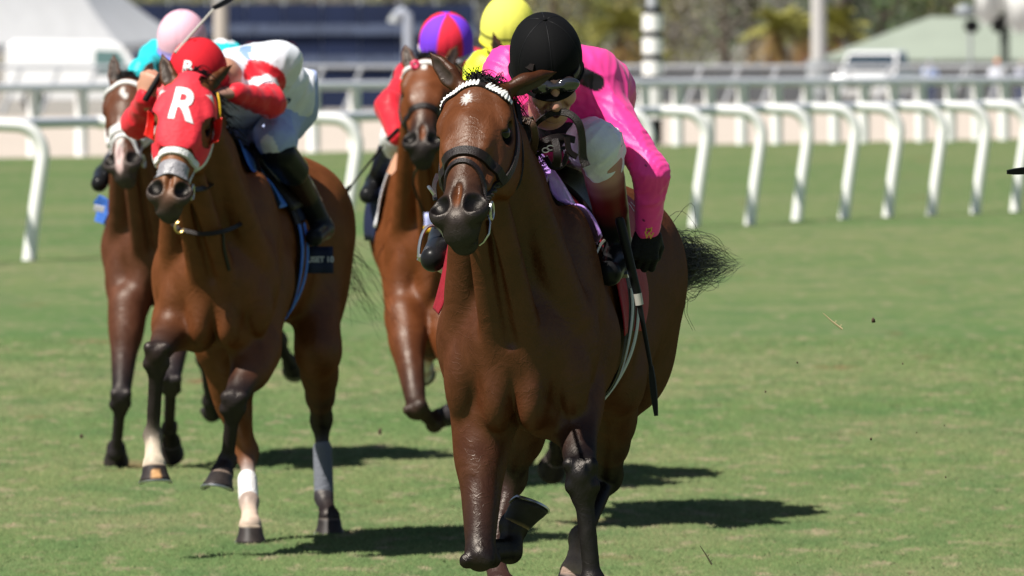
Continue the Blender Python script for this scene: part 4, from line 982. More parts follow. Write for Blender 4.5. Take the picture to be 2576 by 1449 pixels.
def tagcloth(H, name, p, rx, n, w_, h_, m, text=None, size=.05, tm=None, ty=0):
    up = nrm(np.cross(n, rx)); up = up if up[2] > 0 else -up; g_ = np.zeros((4, 6, 3))
    for i in range(4):
        for j in range(6): g_[i, j] = p+nrm(rx)*w_*(j/5-.5)+up*h_*(i/3-.5)+n*(.02+.004*math.sin(j*1.6))
    o = sheet(name, g_, np.tile(n, (4, 6, 1)), .005, m, H.root)
    if text: letters('lettering', text, size, p+n*.034+up*ty, rx, up, None, 0, tm or M['webbing'], H.root, bold=.0015)
p = W(801,655,39.62); tagcloth(X, 'cloth_tag', p, np.array([1,.25,0]), nrm((.25,-1,.1)), .105, .105, M['navy'], 'ASCOT 10' if False else 'USET 10', .030)
M['grey_web'] = mat('grey_webbing', (.20,.20,.19), .7)
# rider of the hooded horse
def red_white(V, C, R):
    C = np.tile(np.array([.74,.76,.82]), (len(V), 1)); g = R.g; red = np.array((.70,.020,.035))
    for s in 'lr':
        if 'e'+s not in g: continue
        S, E_, Wt = g['s'+s], g['e'+s], g['w'+s]
        m = np.minimum(seg_d(V, S*.45+E_*.55, E_), seg_d(V, E_, Wt)) < .105
        m |= (seg_d(V, S*.82+E_*.18, E_) < .105)
        ax = nrm(E_-S); t = (V-S)@ax/np.linalg.norm(E_-S); m &= (t > .12)|(seg_d(V, E_, Wt) < .065)
        C[m] = red
        bnd = m & (t > .58) & (t < .80); C[bnd] = (.82,.81,.84)
    for s in 'r': m = np.abs(np.linalg.norm(V-(g['s'+s]*.9+g['e'+s]*.1), axis=1)-.115) < .006; C[m & (C[:, 1] > .5)] = (.22,.34,.72)
    return C
r2 = build_rider(dict(label='jockey in red helmet and white silks with red sleeves raising a whip', face=(-.22,-1,-.45), up=(.0,0,1), skin=SKIN, res=.0085, skin_res=.007, smile=False,
    j=dict(pelvis=(672,275,39.75), chest=(610,215,39.40), neck=(560,190,39.15), head=(498,212,38.98), sl=(450,215,39.2), sr=(628,185,39.35),
           el=(345,310,39.10), wl=(368,248,38.95), er=(680,258,39.12), wr=(592,234,38.95), hl=(610,300,39.75), hr=(690,300,39.75),
           kl=(500,420,39.2), kr=(694,352,39.20), al=(450,560,39.5), ar=(756,460,39.55), tl=(430,600,39.3), tr=(800,505,39.55)),
    jacket=red_white, breeches=(.36,.43,.68), breech_fn=lambda V, C: np.where((seg_d(V, W(664,360,39.1), W(680,410,39.15)) < .045)[:, None], np.array([[.85,.85,.86]]), C), sock_col=(.012,.012,.013), boot_top=(.05,.028,.02), fold=.005, ffreq=90, puff=.009, no_boot='r',
    bulk=[((670,240,39.6),(.13,.11,.12))],
    hand_l=dict(f=((.15,-.1,1), (-.5,-.8,0), -1), k=dict(curl=(75,80,50), r=1.05))))
helmet(*r2.hf, lambda t, p: (.62,.018,.030), r2.root, R=(.112,.134,.130), off=(.0,-.02,.045), low=-.4)
hc, rr_, ff_, uu_ = r2.hf
q = W(462,163,38.80)
letters('lettering', 'R', .115, q, rr_-ff_*-.1, uu_, [El(hc+uu_*.045-ff_*.02, (.112,.134,.130), .01, None, (rr_, ff_, uu_))], .004, bpy.data.materials['white_print'], r2.root, bold=.004)
wr2 = r2.g['wr']; sdf_obj('glove', hand_prims(wr2, (-1,-.3,.05), (0,-.3,1), 1, curl=(60,75,50), col=(.30,.16,.12), r=1.1), .007, mat('tan_skin', (.35,.17,.12), .5, attr=True), r2.root)
# his near-side leg: black knee strap, bare calf, long black boot lying along the saddle
kr, ar_ = r2.g['kr'], r2.g['ar']
bt = [Rc(W(703,388,39.20), W(736,428,39.30), .068, .064, .02, (.010,.010,.011)), Rc(W(735,425,39.36), W(768,490,39.5), .052, .044, .012, (.035,.016,.012)), Rc(W(760,470,39.5), W(812,575,39.6), .047, .042, .012, (.012,.012,.014)), Rc(W(812,575,39.6), W(790,598,39.45), .042, .036, .02, (.012,.012,.014))]
sdf_obj('boot', bt, .008, M['boot'], r2.root, tau=.004)
letters('lettering', 'TD', .08, W(716,272,39.42), [1,.5,0], [0,.2,1], r2.jacket_prims, .006, mat('navy_print', (.02,.03,.09), .6), r2.root, bold=.002)
whip('whip with pale shaft raised by the jockey in the red helmet', W(364,254,38.86), W(424,152,38.90), W(540,20,39.0), W(592,-8,39.05), r=.012, band=False, shaft_mat='whip_band')
MB_ = None
# ================= leftmost horse with the blaze =================
M['coat_dark'] = coat_mat('coat_dark_bay', .44)
blaze = build_horse(dict(label='dark bay racehorse at far left with white blaze, white browband and white noseband', withers=(408,352,47.3), theta=3, bend=.18,
    coat=(.105,.036,.017), points=(.020,.016,.018), mat=M['coat_dark'], nose_col=(.10,.036,.018), muzzle_col=(.045,.038,.038), face_col=(.11,.036,.016), group=None,
    poll=(325,215,46.35), muzzle=(305,436,46.0), face=(-.22,-1,.1), res=1.5,
    ears=[((290,214,46.35),(285,133,46.40),(-.2,-.8,.1),.058), ((362,214,46.4),(385,150,46.5),(.3,-.8,.1),.058)],
    marks=[((.12,-.005,.07),(.03,.014),(.62,.60,.57),'b'), ((.16,.012,.07),(.022,.014),(.62,.60,.57),'b'), ((.42,-.012,.06),(.12,.024),(.60,.52,.50),'b'), ((.53,-.01,.03),(.08,.022),(.58,.42,.40),'b')],
    fore=[dict(s=-1, j=[(322,770,46.8),(304,1000,46.6),(291,1140,46.75),(292,1128,46.88)], n=(0,.6,-.6), t=(0,-.3,-1), shoe=False),
          dict(s=1, j=[(450,780,46.8),(430,960,46.4),(425,1080,46.8),(430,1110,46.9)], n=(0,.8,-.6), t=(0,-.3,-1), shoe=False)],
    hind=[dict(s=-1, j=[(520,760,47.9),(516,900,48.3),(528,1010,48.5),(533,1040,48.6)], n=(0,.8,.5), t=(0,.3,-1), shoe=False),
          dict(s=1, j=[(640,780,48.0),(700,860,48.4),(730,915,48.75),(736,930,48.85)], n=(0,.9,.3), t=(.2,.3,-1), shoe=False)]))
basic_bridle(blaze, M['white_leather'], M['fleece'], .045, .37, True); strap(blaze, 'noseband', blaze.head, arc(blaze, .50, .40, .085, .05, -.07), .02, M['fleece'], .006, .002, 5)
simple_mane(blaze, 9); simple_tail(blaze, .1, 4); seat(blaze)
saddle_pad(blaze, 'saddle_cloth', -.10, -.6, -95, 90, .016, .005, M['navy'], 12, 36)
P = spline([W(242,500,46.9), W(262,520,46.9), W(250,560,46.9)], 5); MB().add(ribbon_geo(P, [[-.3,-1,0]]*len(P), [.05,.07,.05], .006)).build('cloth_border', M['tack_blue'], blaze.root)
P = spline([W(236,522,46.85), W(262,528,46.85)], 5); MB().add(ribbon_geo(P, [[-.3,-1,0]]*len(P), .03, .008)).build('cloth_border', M['webbing'], blaze.root)
def teal_white(V, C, R):
    C = np.tile(np.array([.02,.60,.66]), (len(V), 1)); g = R.g
    for a, b in ((g['sl']*.6+g['el']*.4, g['el']), (g['sr']*.9+g['chest']*.1, g['sr']+np.array([-.02,0,.1]))): C[seg_d(V, a, b) < .052] = (.80,.79,.82)
    C[seg_d(V, g['sr'], g['sr']+np.array([.0,0,.12])) < .055] = (.80,.79,.82)
    return C
r0 = build_rider(dict(label='jockey in pale pink helmet and turquoise silks behind the blazed horse', face=(-.1,-1,-.4), res=.011, skin_res=.009, smile=False,
    j=dict(pelvis=(500,270,47.9), chest=(475,200,47.5), neck=(460,165,47.2), head=(458,125,47.0), sl=(395,150,47.2), sr=(560,150,47.4),
           el=(360,180,47.0), wl=(345,290,46.9), er=(595,200,47.2), wr=(500,300,47.0), hl=(440,300,47.9), hr=(520,300,47.9),
           kl=(330,360,47.2), kr=(560,380,47.3), al=(262,440,47.6), ar=(600,520,47.6), tl=(250,462,47.4), tr=(590,560,47.4)),
    jacket=teal_white, breeches=(.6,.6,.66), fold=.007, ffreq=80, boot_top=(.02,.02,.05)))
helmet(*r0.hf, lambda t, p: (.85,.50,.60) if p < 1.72 or p > 1.80 else (.12,.22,.75), r0.root, R=(.116,.134,.135), off=(.0,-.02,.045), low=-.38, band=(.12,.22,.75))
# ================= middle horse =================
M['coat_mid'] = coat_mat('coat_bay_mid', .42)
mid = build_horse(dict(label='bay racehorse in the middle with small white star, white browband and dark muzzle', withers=(1095,335,45.3), theta=-3, bend=.05,
    coat=(.14,.040,.0105), points=(.030,.016,.011), mat=M['coat_mid'], nose_col=(.030,.017,.014), muzzle_col=(.018,.015,.016), face_col=(.165,.048,.014),
    poll=(1075,168,44.35), muzzle=(1060,385,44.0), face=(-.05,-1,.1), res=1.5,
    ears=[((1032,175,44.35),(1018,110,44.4),(-.2,-.9,.1),.055), ((1122,175,44.4),(1152,110,44.5),(.2,-.8,.1),.055)],
    marks=[((.085,-.01,.07),(.022,.016),(.62,.58,.55),'b')],
    fore=[dict(s=-1, j=[(1018,800,44.8),(1048,1028,44.45),(1092,1068,44.62),(1106,1052,44.66)], n=(.75,.15,.5), t=(.45,-.75,-.5), folded=True, shoe=False, horn=(.03,.025,.028), fa=(.05,.02,.012)),
          dict(s=1, j=[(1130,810,44.8),(1150,1000,44.5),(1170,1100,44.9),(1175,1110,45.0)], n=(0,.8,.4), t=(0,0,-1), shoe=False)],
    hind=[dict(s=-1, j=[(1050,800,45.7),(1082,880,46.3),(1070,925,46.8),(1064,940,46.9)], n=(0,.8,.3), t=(0,0,-1), sock=(.6,.58,.55), can=(.75,.73,.72), mid=(.3,.13,.08), shoe=False),
          dict(s=1, j=[(1150,800,45.8),(1170,900,46.4),(1180,960,46.8),(1182,975,46.9)], n=(0,.8,.3), t=(0,0,-1), shoe=False)]))
# folded foreleg: hoof seen below the knee
basic_bridle(mid, M['white_leather'], M['black_leather'], .03, .36)
simple_mane(mid, 11); simple_tail(mid, .1, 6); seat(mid)
MB().tube([W(1044+8*math.cos(t), 163+8*math.sin(t), 44.25) for t in np.linspace(0, 6.283, 10)], .010, 6).build('bow', mat('pink_ribbon', (.75,.03,.12), .5), mid.root)
saddle_pad(mid, 'saddle_cloth', .0, -.6, -100, 90, .016, .005, M['navy'], 12, 36)
saddle_pad(mid, 'number_cloth', .17, .02, -88, 30, .024, .006, mat('white_cloth', (.78,.77,.80), .7, bump=.3, bscale=50), 8, 36, prims=mid.torso+mid.neck)
M['peach'] = mat('peach_cloth', (.72,.38,.24), .7)
P = spline([W(1004,388,44.75), W(996,412,44.75), W(980,438,44.75)], 5); MB().add(ribbon_geo(P, [[-.3,-1,0]]*len(P), [.035,.05,.03], .01)).build('saddle_flap', M['peach'], mid.root)
rib(mid, 'rein', [(1060,400,44.1),(1040,460,44.4),(1075,560,44.6),(1090,590,44.7)], .012, M['black_leather'])
P = np.array([W(1082,565,43.9), W(1076,572,43.9)])
tagcloth(mid, 'cloth_tag', W(1086,560,44.3), np.array([1,.3,0]), nrm((.1,-1,.1)), .07, .08, mat('lilac_cloth', (.45,.48,.80), .6))
tagcloth(mid, 'cloth_tag', W(1073,578,44.25), np.array([1,.3,0]), nrm((.1,-1,.1)), .03, .025, M['yellow'])
def red_purple(V, C, R):
    C = np.tile(np.array([.62,.018,.032]), (len(V), 1)); g = R.g; C[seg_d(V, g['sr'], g['chest']*.5+g['sr']*.5) < .1] = (.16,.04,.55); return C
r3 = build_rider(dict(label='jockey in quartered purple and red helmet with red sleeves behind the middle horse', face=(.12,-1,-.4), res=.011, skin_res=.009, smile=False,
    j=dict(pelvis=(1150,270,45.9), chest=(1130,200,45.5), neck=(1120,170,45.2), head=(1122,130,45.0), sl=(1040,200,45.2), sr=(1190,180,45.3),
           el=(980,268,44.95), wl=(1000,345,44.75), er=(1230,280,45.1), wr=(1160,330,44.9), hl=(1110,310,45.9), hr=(1190,310,45.9),
           kl=(1000,345,45.05), kr=(1210,380,45.2), al=(945,460,45.55), ar=(1200,560,45.6), tl=(925,490,45.35), tr=(1190,600,45.4)),
    jacket=red_purple, breeches=(.70,.69,.70), fold=.007, ffreq=80, sock_col=(.015,.018,.035), boot_top=(.015,.018,.035)))
def quart(t, p): return (.78,.03,.06) if int((t/(2*math.pi)*6+.42)) % 2 == 0 else (.20,.055,.75)
helmet(*r3.hf, quart, r3.root, R=(.120,.136,.125), off=(.0,-.02,.045), low=-.30, band=(.42,.40,.42))
whip('thin black whip trailing left from the jockey in the purple and red helmet', W(1002,325,44.55), W(975,352,44.6), W(880,470,44.9), W(846,512,45.0), r=.010, band=False)
# ================= horse hidden behind the leader =================
hid = build_horse(dict(label='brown racehorse mostly hidden behind the leading horse, only ear and hooves showing', withers=(1345,345,41.6), theta=0, bend=.05,
    coat=(.12,.04,.02), points=(.015,.011,.011), mat=M['coat_dark'], muzzle_col=(.02,.017,.018), face_col=(.12,.04,.02),
    poll=(1310,190,40.75), muzzle=(1300,410,40.35), face=(0,-1,.1), res=1.9,
    ears=[((1272,190,40.75),(1236,72,40.7),(-.5,-.7,-.1),.060), ((1350,190,40.75),(1375,110,40.8),(.5,-.7,-.1),.06)],
    fore=[dict(s=-1, j=[(1300,860,41.1),(1310,1000,40.9),(1310,1098,41.3),(1311,1112,41.45)], n=(0,.8,-.5), t=(0,-.4,-1), shoe=False),
          dict(s=1, j=[(1400,860,41.1),(1410,1010,40.9),(1402,1128,41.3),(1398,1150,41.4)], n=(-.2,.85,-.4), t=(-.2,-.3,-1), shoe=False)],
    hind=[dict(s=-1, j=[(1310,850,42.0),(1310,930,42.5),(1315,960,42.9),(1315,960,43.0)], n=(0,.8,.3), t=(0,0,-1), shoe=False),
          dict(s=1, j=[(1400,850,42.0),(1410,950,42.5),(1405,990,42.9),(1405,1000,43.0)], n=(0,.8,.3), t=(0,0,-1), shoe=False)]))
seat(hid)
def yellow(V, C, R):
    C = np.tile(np.array([.74,.86,.03]), (len(V), 1)); g = R.g; C[seg_d(V, W(1170,160,41.2), W(1195,118,41.3)) < .02] = (.02,.02,.02); return C
r4 = build_rider(dict(label='jockey in bright yellow helmet and silks partly hidden behind the black helmet', face=(-.05,-1,-.35), res=.010, skin_res=.008, smile=False,
    j=dict(pelvis=(1350,250,42.1), chest=(1320,190,41.7), neck=(1300,150,41.4), head=(1278,105,41.2), sl=(1222,180,41.4), sr=(1390,160,41.5),
           el=(1178,262,41.2), wl=(1290,330,41.1), er=(1420,270,41.3), wr=(1330,340,41.1), hl=(1310,290,42.1), hr=(1390,290,42.1),
           kl=(1270,390,41.4), kr=(1420,390,41.4), al=(1230,560,41.8), ar=(1440,560,41.8), tl=(1230,600,41.6), tr=(1440,600,41.6)),
    jacket=yellow, breeches=(.7,.7,.72), fold=.007, ffreq=80))
helmet(*r4.hf, lambda t, p: (.88,.84,.14) if p < 1.55 or p > 1.62 else (.08,.09,.03), r4.root, R=(.114,.134,.140), off=(.0,-.02,.045), low=-.30, band=(.7,.62,.05))
# ================= the ground =================
def turf_mat(name='turf_grass', blades=False):
    m = bpy.data.materials.new(name); m.use_nodes = True; t = m.node_tree; b = t.nodes['Principled BSDF']; N = t.nodes.new; L = t.links.new
    geo = N('ShaderNodeNewGeometry')
    def noise(sc, det, stretch=(1,1,1), lo=.4, hi=.6):
        mp = N('ShaderNodeMapping'); mp.inputs['Scale'].default_value = stretch; L(geo.outputs['Position'], mp.inputs[0])
        n = N('ShaderNodeTexNoise'); n.inputs['Scale'].default_value = sc; n.inputs['Detail'].default_value = det; L(mp.outputs[0], n.inputs['Vector'])
        r = N('ShaderNodeMapRange'); r.inputs[1].default_value = lo; r.inputs[2].default_value = hi; L(n.outputs[0], r.inputs[0]); return r.outputs[0]
    def mix(f, a, c):
        x = N('ShaderNodeMix'); x.data_type = 'RGBA'; L(f, x.inputs[0])
        if isinstance(a, tuple): x.inputs[6].default_value = (*a, 1)
        else: L(a, x.inputs[6])
        if isinstance(c, tuple): x.inputs[7].default_value = (*c, 1)
        else: L(c, x.inputs[7])
        return x.outputs[2]
    def scale_f(f, k):
        x = N('ShaderNodeMath'); x.operation = 'MULTIPLY'; L(f, x.inputs[0]); x.inputs[1].default_value = k; return x.outputs[0]
    base = mix(noise(.10, 4, (1,.8,0), .38, .62), (.100,.165,.058), (.152,.190,.078))
    base = mix(scale_f(noise(.45, 4, (1,.5,0), .45, .65), .40), base, (.215,.210,.115))
    base = mix(scale_f(noise(2.2, 6, (1,.35,0), .46, .66), .65), base, (.075,.140,.052))
    base = mix(scale_f(noise(7.0, 5, (1,.3,0), .55, .68), .75), base, (.275,.235,.150))
    base = mix(scale_f(noise(30, 3, (1,.25,0), .40, .75), .35), base, (.06,.10,.03))
    base = mix(scale_f(noise(1.3, 6, (1,.4,0), .655, .72), .7), base, (.16,.10,.055))
    if blades:
        a = N('ShaderNodeAttribute'); a.attribute_name = 'Col'; x = N('ShaderNodeMix'); x.data_type = 'RGBA'; x.blend_type = 'MULTIPLY'; x.inputs[0].default_value = 1; L(base, x.inputs[6]); L(a.outputs['Color'], x.inputs[7]); base = x.outputs[2]
    L(base, b.inputs['Base Color']); b.inputs['Roughness'].default_value = .9; b.inputs['Specular IOR Level'].default_value = .05
    if blades:                                        # blades are lit like the lawn they make up
        cx = N('ShaderNodeCombineXYZ'); cx.inputs[2].default_value = 1; L(cx.outputs[0], b.inputs['Normal'])
    if not blades:
        n = N('ShaderNodeTexNoise'); n.inputs['Scale'].default_value = 25; n.inputs['Detail'].default_value = 6; L(geo.outputs['Position'], n.inputs['Vector'])
        bp = N('ShaderNodeBump'); bp.inputs['Strength'].default_value = .6; bp.inputs['Distance'].default_value = .03; L(n.outputs[0], bp.inputs['Height']); L(bp.outputs[0], b.inputs['Normal'])
    return m
def zg(y): return 0 if y < 262 else -.9*min(1, (y-262)/130)
def strip(name, ys, xl, xr, z, m, rows=None):
    V = []; Fc = []
    for y in ys: V += [(xl(y) if callable(xl) else xl, y, z(y)), (xr(y) if callable(xr) else xr, y, z(y))]
    for i in range(len(ys)-1): Fc.append([2*i, 2*i+1, 2*i+3, 2*i+2])
    return tag(mesh_obj(name, V, Fc, m, smooth=False), kind='structure')
strip('ground', [-80, 262, 300, 340, 392, 800, 3000], -1500, 1500, lambda y: zg(y)-.012, mat('pale_apron', (.30,.28,.25), .9, .2, nscale=.4, namt=.2))
def edge(x): return 180+x*1.75      # where the turf meets the dirt, a line across the view
xs_ = np.linspace(-60, 60, 41)
V = []; Fc = []
for x in xs_: V += [(x, -60, 0), (x, edge(np.clip(x, -60, 60)), 0)]
for i in range(40): Fc.append([2*i, 2*i+2, 2*i+3, 2*i+1])
tag(mesh_obj('turf_course', V, Fc, turf_mat(), smooth=False), kind='structure')
V = []; Fc = []
for x in xs_: V += [(x, edge(x)-.5, -.004), (x, 261+x*.6, -.004)]
for i in range(40): Fc.append([2*i, 2*i+2, 2*i+3, 2*i+1])
tag(mesh_obj('dirt_track', V, Fc, mat('pale_dirt', (.50,.435,.375), .95, .1, nscale=.8, namt=.08, bump=.5, bscale=8), smooth=False), kind='structure')
# short mown grass, every blade a triangle
rg = np.random.default_rng(21); n = 620000
q = rg.random(n)**1.25; y = 33.5/(1-q*.50)            # denser near the camera
x = rg.uniform(-1, 1, n)*(y*.056+.5); cl = vnoise(np.stack([x*9, y*4, x*0], 1), 1, 8)
h = (.007+.009*rg.random(n))*(1+.25*cl); a = rg.uniform(-.6, .6, n); wd = .0026+.0022*rg.random(n); wd *= (y/34)
dx, dy = np.cos(a)*wd, np.sin(a)*wd; lx, ly = rg.normal(size=n)*.014, .006+np.abs(rg.normal(size=n))*.016
V = np.stack([np.stack([x-dx, y-dy, np.zeros(n)], 1), np.stack([x+dx, y+dy, np.zeros(n)], 1), np.stack([x+lx, y+ly, h], 1)], 1).reshape(-1, 3)
sh = rg.uniform(.72, 1.30, n); dry = rg.random(n) < .10; c3 = np.stack([sh, sh, sh], 1); c3[dry] *= [1.45, 1.15, 1.3]
go = mesh_obj('grass', V, np.arange(3*n, dtype=np.int32).reshape(-1, 3), turf_mat('grass_blades', True), smooth=False, cols=np.repeat(c3, 3, 0))
tag(go, 'short mown grass covering the turf course', kind='stuff')
# ================= rails =================
M['rail_white'] = mat('white_plastic_rail', (.88,.88,.86), .45, .4); M['rail_grey'] = mat('grey_blue_rail', (.70,.72,.78), .5, .4); M['joint'] = mat('grey_joint', (.33,.35,.36), .6)
M['alu'] = mat('galvanised', (.42,.44,.47), .5, .4)
px = [-200, 72, 345, 610, 865, 1082, 1275, 1447, 1603, 1745, 1885, 2003, 2122, 2232, 2342, 2452, 2552, 2650, 2745]
py = [670, 655, 640, 626, 612, 601, 592, 584, 577, 570, 565, 555, 550, 545, 541, 537, 532, 528, 524]
pp = [W(a, b, F*CAMZ/(b-HY)) for a, b in zip(px, py)]
rail = empty('running_rail', (pp[8][0], pp[8][1], 0), 'white inner running rail on curved gooseneck posts beside the turf', 'rail')
arm = []
for i, p in enumerate(pp):
    p = np.array([p[0], p[1], 0.]); l = np.array([-1, -.10, 0.])
    top = p-l*.13+[0,0,.93]; prof = [p+[0,0,-.02], p-l*.045+[0,0,.35], top]
    arc_ = [top+l*(.24-.24*math.cos(t))+np.array([0,0,.27*math.sin(t)]) for t in np.linspace(.2, math.pi/2, 7)]; end = arc_[-1]+l*.26+[0,0,.012]
    MB().tube(list(spline(prof, 4))+arc_+[end], .060, 12).build('post', M['rail_white'], rail)
    j0, j1 = p-l*.028+[0,0,.24], p-l*.042+[0,0,.34]; MB().tube([j0, j1], .056, 12).build('post_joint', M['joint'], rail)
    arm.append(end)
MB().tube(spline(np.array(arm), 4), .052, 10).build('rail', M['rail_grey'], rail)
px2 = [-150,-35,85,205,325,445,560,675,789,892,990,1086,1180,1272,1362,1450,1537,1620,1704,1784,1866,1953,2031,2099,2172,2246,2316,2390,2458,2525,2590,2655]
far = None; top_ = []
for i, X_ in enumerate(px2):
    yb = 396-(44*X_/2575); p = W(X_, yb, F*CAMZ/(yb-HY))
    if far is None: far = empty('dirt_rail', (0, p[1]+10, 0), 'white posted rail with grey top bar along the dirt track', 'rail')
    tp = np.array([p[0], p[1], 1.08]); MB().tube([[p[0], p[1], -.05], tp], .11, 10).build('post', M['rail_white'], far); top_.append(tp)
MB().tube(np.array(top_)+[0,0,.06], .075, 8).build('rail', M['rail_grey'], far)
out = empty('outer_rail', (0, 262, 0), 'grey metal outer rail with slanted stays beyond the dirt track', 'rail')
for i in range(30):
    p = W(-150+95*i, 300, 262+ (-150+95*i-CX)*.002); z0 = -.02
    MB().tube([[p[0]-.35, p[1], z0], [p[0]+.15, p[1]-.1, 1.18]], .055, 6).build('stay', M['alu'], out)
for z_, r_s in ((1.20,.06),):
    MB().tube([W(-300, 200, 259)*[1,1,0]+[0,0,z_], W(2800, 200, 265)*[1,1,0]+[0,0,z_]], r_s, 6).build('rail', M['alu'], out)
# ================= far things =================
def gp(X, d): p = W(X, 300, d); return np.array([p[0], p[1], zg(d)-.01])
def boxm(mb, x0, x1, y0, y1, z0, z1): return mb.box((x0, y0, z0), (x1, y1, z1))
# navy screen fence
d = 352; x0, x1 = W(330, 0, d)[0], W(1192, 0, d)[0]; zz = lambda Y, dd: W(0, Y, dd)[2]
scr = empty('screen_fence', ((x0+x1)/2, d, zg(d)), 'long navy windscreen fence with pale horizontal bands', 'fence')
mb = MB(); n_ = 9
for i in range(n_):
    a = x0+(x1-x0)*i/n_; b = x0+(x1-x0)*(i+1)/n_
    boxm(mb, a+.02, b-.02, d-.02*(i % 2), d+.06, zg(d)+.1, zz(10, d))
mb.build('screen_panel', mat('navy_screen', (.011,.020,.060), .7, .3, nscale=.5, namt=.25), scr, smooth=False)
for Ya, Yb in ((60, 88), (139, 168)): boxm(MB(), x0-.1, x1+.1, d-.16, d-.05, zz(Yb, d), zz(Ya, d)).build('band', mat('grey_blue_band', (.065,.085,.145), .7, nscale=3, namt=.3), scr, smooth=False)
for i in range(n_+1): p = x0+(x1-x0)*i/n_; MB().tube([[p, d+.15, zg(d)], [p, d+.15, zz(4, d)]], .06, 8).build('post', M['alu'], scr)
# low grey wall
d = 440; wl_ = MB()
for i in range(14):
    a = W(860, 0, d)[0]+i*2.3; wl_.box((a, d+.03*(i % 2), zg(d)-.01), (a+2.27, d+.3, zz(168, d)))
tag(wl_.build('low_wall', mat('grey_wall', (.105,.108,.115), .8, nscale=.6, namt=.2), smooth=False), 'long low grey wall behind the outer rail under the trees', 'wall')
def pole(label, name, X, d, r, Yt, m, Yb=None, cat='pole', head=None):
    p = gp(X, d); rt = empty(name, p, label, cat)
    zt = zz(Yt, d); zb = p[2]
    MB().tube([[p[0], p[1], zb], [p[0], p[1], zt]], [r*1.08, r], 14).build('pole', m, rt); MB().tube([[p[0], p[1], zb], [p[0], p[1], zb+.5]], r*1.5, 14).build('footing', M['joint'], rt)
    return rt, p
M['beige'] = mat('beige_paint', (.50,.44,.38), .7); M['pale_grey'] = mat('pale_grey_paint', (.52,.50,.48), .6)
rt, p = pole('thick beige pole in front of the navy screen', 'utility_pole', 556, 290, .20, -260, M['beige'])
MB().tube([[p[0], p[1], p[2]+3.2], [p[0], p[1], p[2]+3.3]], .26, 12).build('collar', M['joint'], rt)
rt, p = pole('tall pale grey lamp pole before the palms on the right', 'lamp_pole', 2058, 330, .23, -400, M['pale_grey'])
MB().tube([[p[0], p[1], p[2]+.5], [p[0], p[1], p[2]+1.7]], .40, 14).build('base', M['joint'], rt)
p = gp(1027, 240); rt = empty('curved_lamp', p, 'grey swan neck lamp post before the right end of the navy screen', 'lamp post')
zt = zz(45, 240); MB().tube([[p[0], p[1], p[2]], [p[0], p[1], zt-.2], [p[0]-.02, p[1], zt+.05], [p[0]-.14, p[1], zt+.16], [p[0]-.30, p[1], zt+.04]], .13, 10).build('pole', mat('silver_grey', (.33,.36,.43), .6), rt)
MB().tube([[p[0]-.30, p[1], zt+.06], [p[0]-.34, p[1], zt-.12]], [.12,.17], 10).build('lamp_head', M['joint'], rt)
# banded marker pole
p = gp(1641, 186); rt = empty('marker_pole', p, 'black and white banded marker pole right of the pink jockey', 'marker pole')
def zb_(Y): return zz(Y, 186)
for a, b in ((36,78),(95,136),(153,190),(222,300)): MB().tube([[p[0], p[1], zb_(b)], [p[0], p[1], zb_(a)]], .185, 20).build('white_band', M['rail_white'], rt)
for a, b in ((20,36),(78,95),(136,153),(190,222),(300,363)): MB().tube([[p[0], p[1], zb_(b)], [p[0], p[1], zb_(a)]], .178, 20).build('black_band', M['whip_black'], rt)
MB().tube([[p[0], p[1], zb_(20)], [p[0], p[1], zb_(-120)]], .11, 12).build('mast', M['alu'], rt)
# tents
M['tent'] = mat('white_canvas', (.88,.88,.88), .7, .2, nscale=1.5, namt=.04); M['tent_side'] = M['tent']
def tent(label, FR, FL, BR, BL, pk, group=None):
    c_ = (FR+FL+BR+BL)/4; rt = empty('marquee', (c_[0], c_[1], zg(c_[1])), label, 'tent', group)
    V = []; Fc = []
    cs = [FL, FR, BR, BL]
    for i in range(4):
        a, b = cs[i], cs[(i+1) % 4]; o = len(V); n = 8
        for t in range(n+1):
            k = t/n; sag = -.35*math.sin(k*math.pi); V += [a+(pk-a)*k+[0,0,sag], b+(pk-b)*k+[0,0,sag]]
        for t in range(n): Fc.append([o+2*t, o+2*t+1, o+2*t+3, o+2*t+2])
    mesh_obj('roof', V, Fc, M['tent'], rt)
    mb = MB()
    for i in range(4):
        a, b = cs[i], cs[(i+1) % 4]; t = nrm(b-a); nn = np.cross(t, [0,0,1])
        P = np.array([a+(b-a)*k+[0,0,-.13]+nn*.02*math.sin(k*20) for k in np.linspace(0, 1, 20)]); mb.add(ribbon_geo(P, [nn]*20, .28, .01))
    mb.build('valance', M['tent'], rt)
    for q_ in cs: MB().tube([[q_[0], q_[1], zg(c_[1])], q_], .06, 8).build('tent_pole', M['alu'], rt)
tent('big white marquee with a steep roof at the far left', W(296,112,330), W(-380,112,322), W(458,98,338), W(-230,98,332), W(110,-215,330))
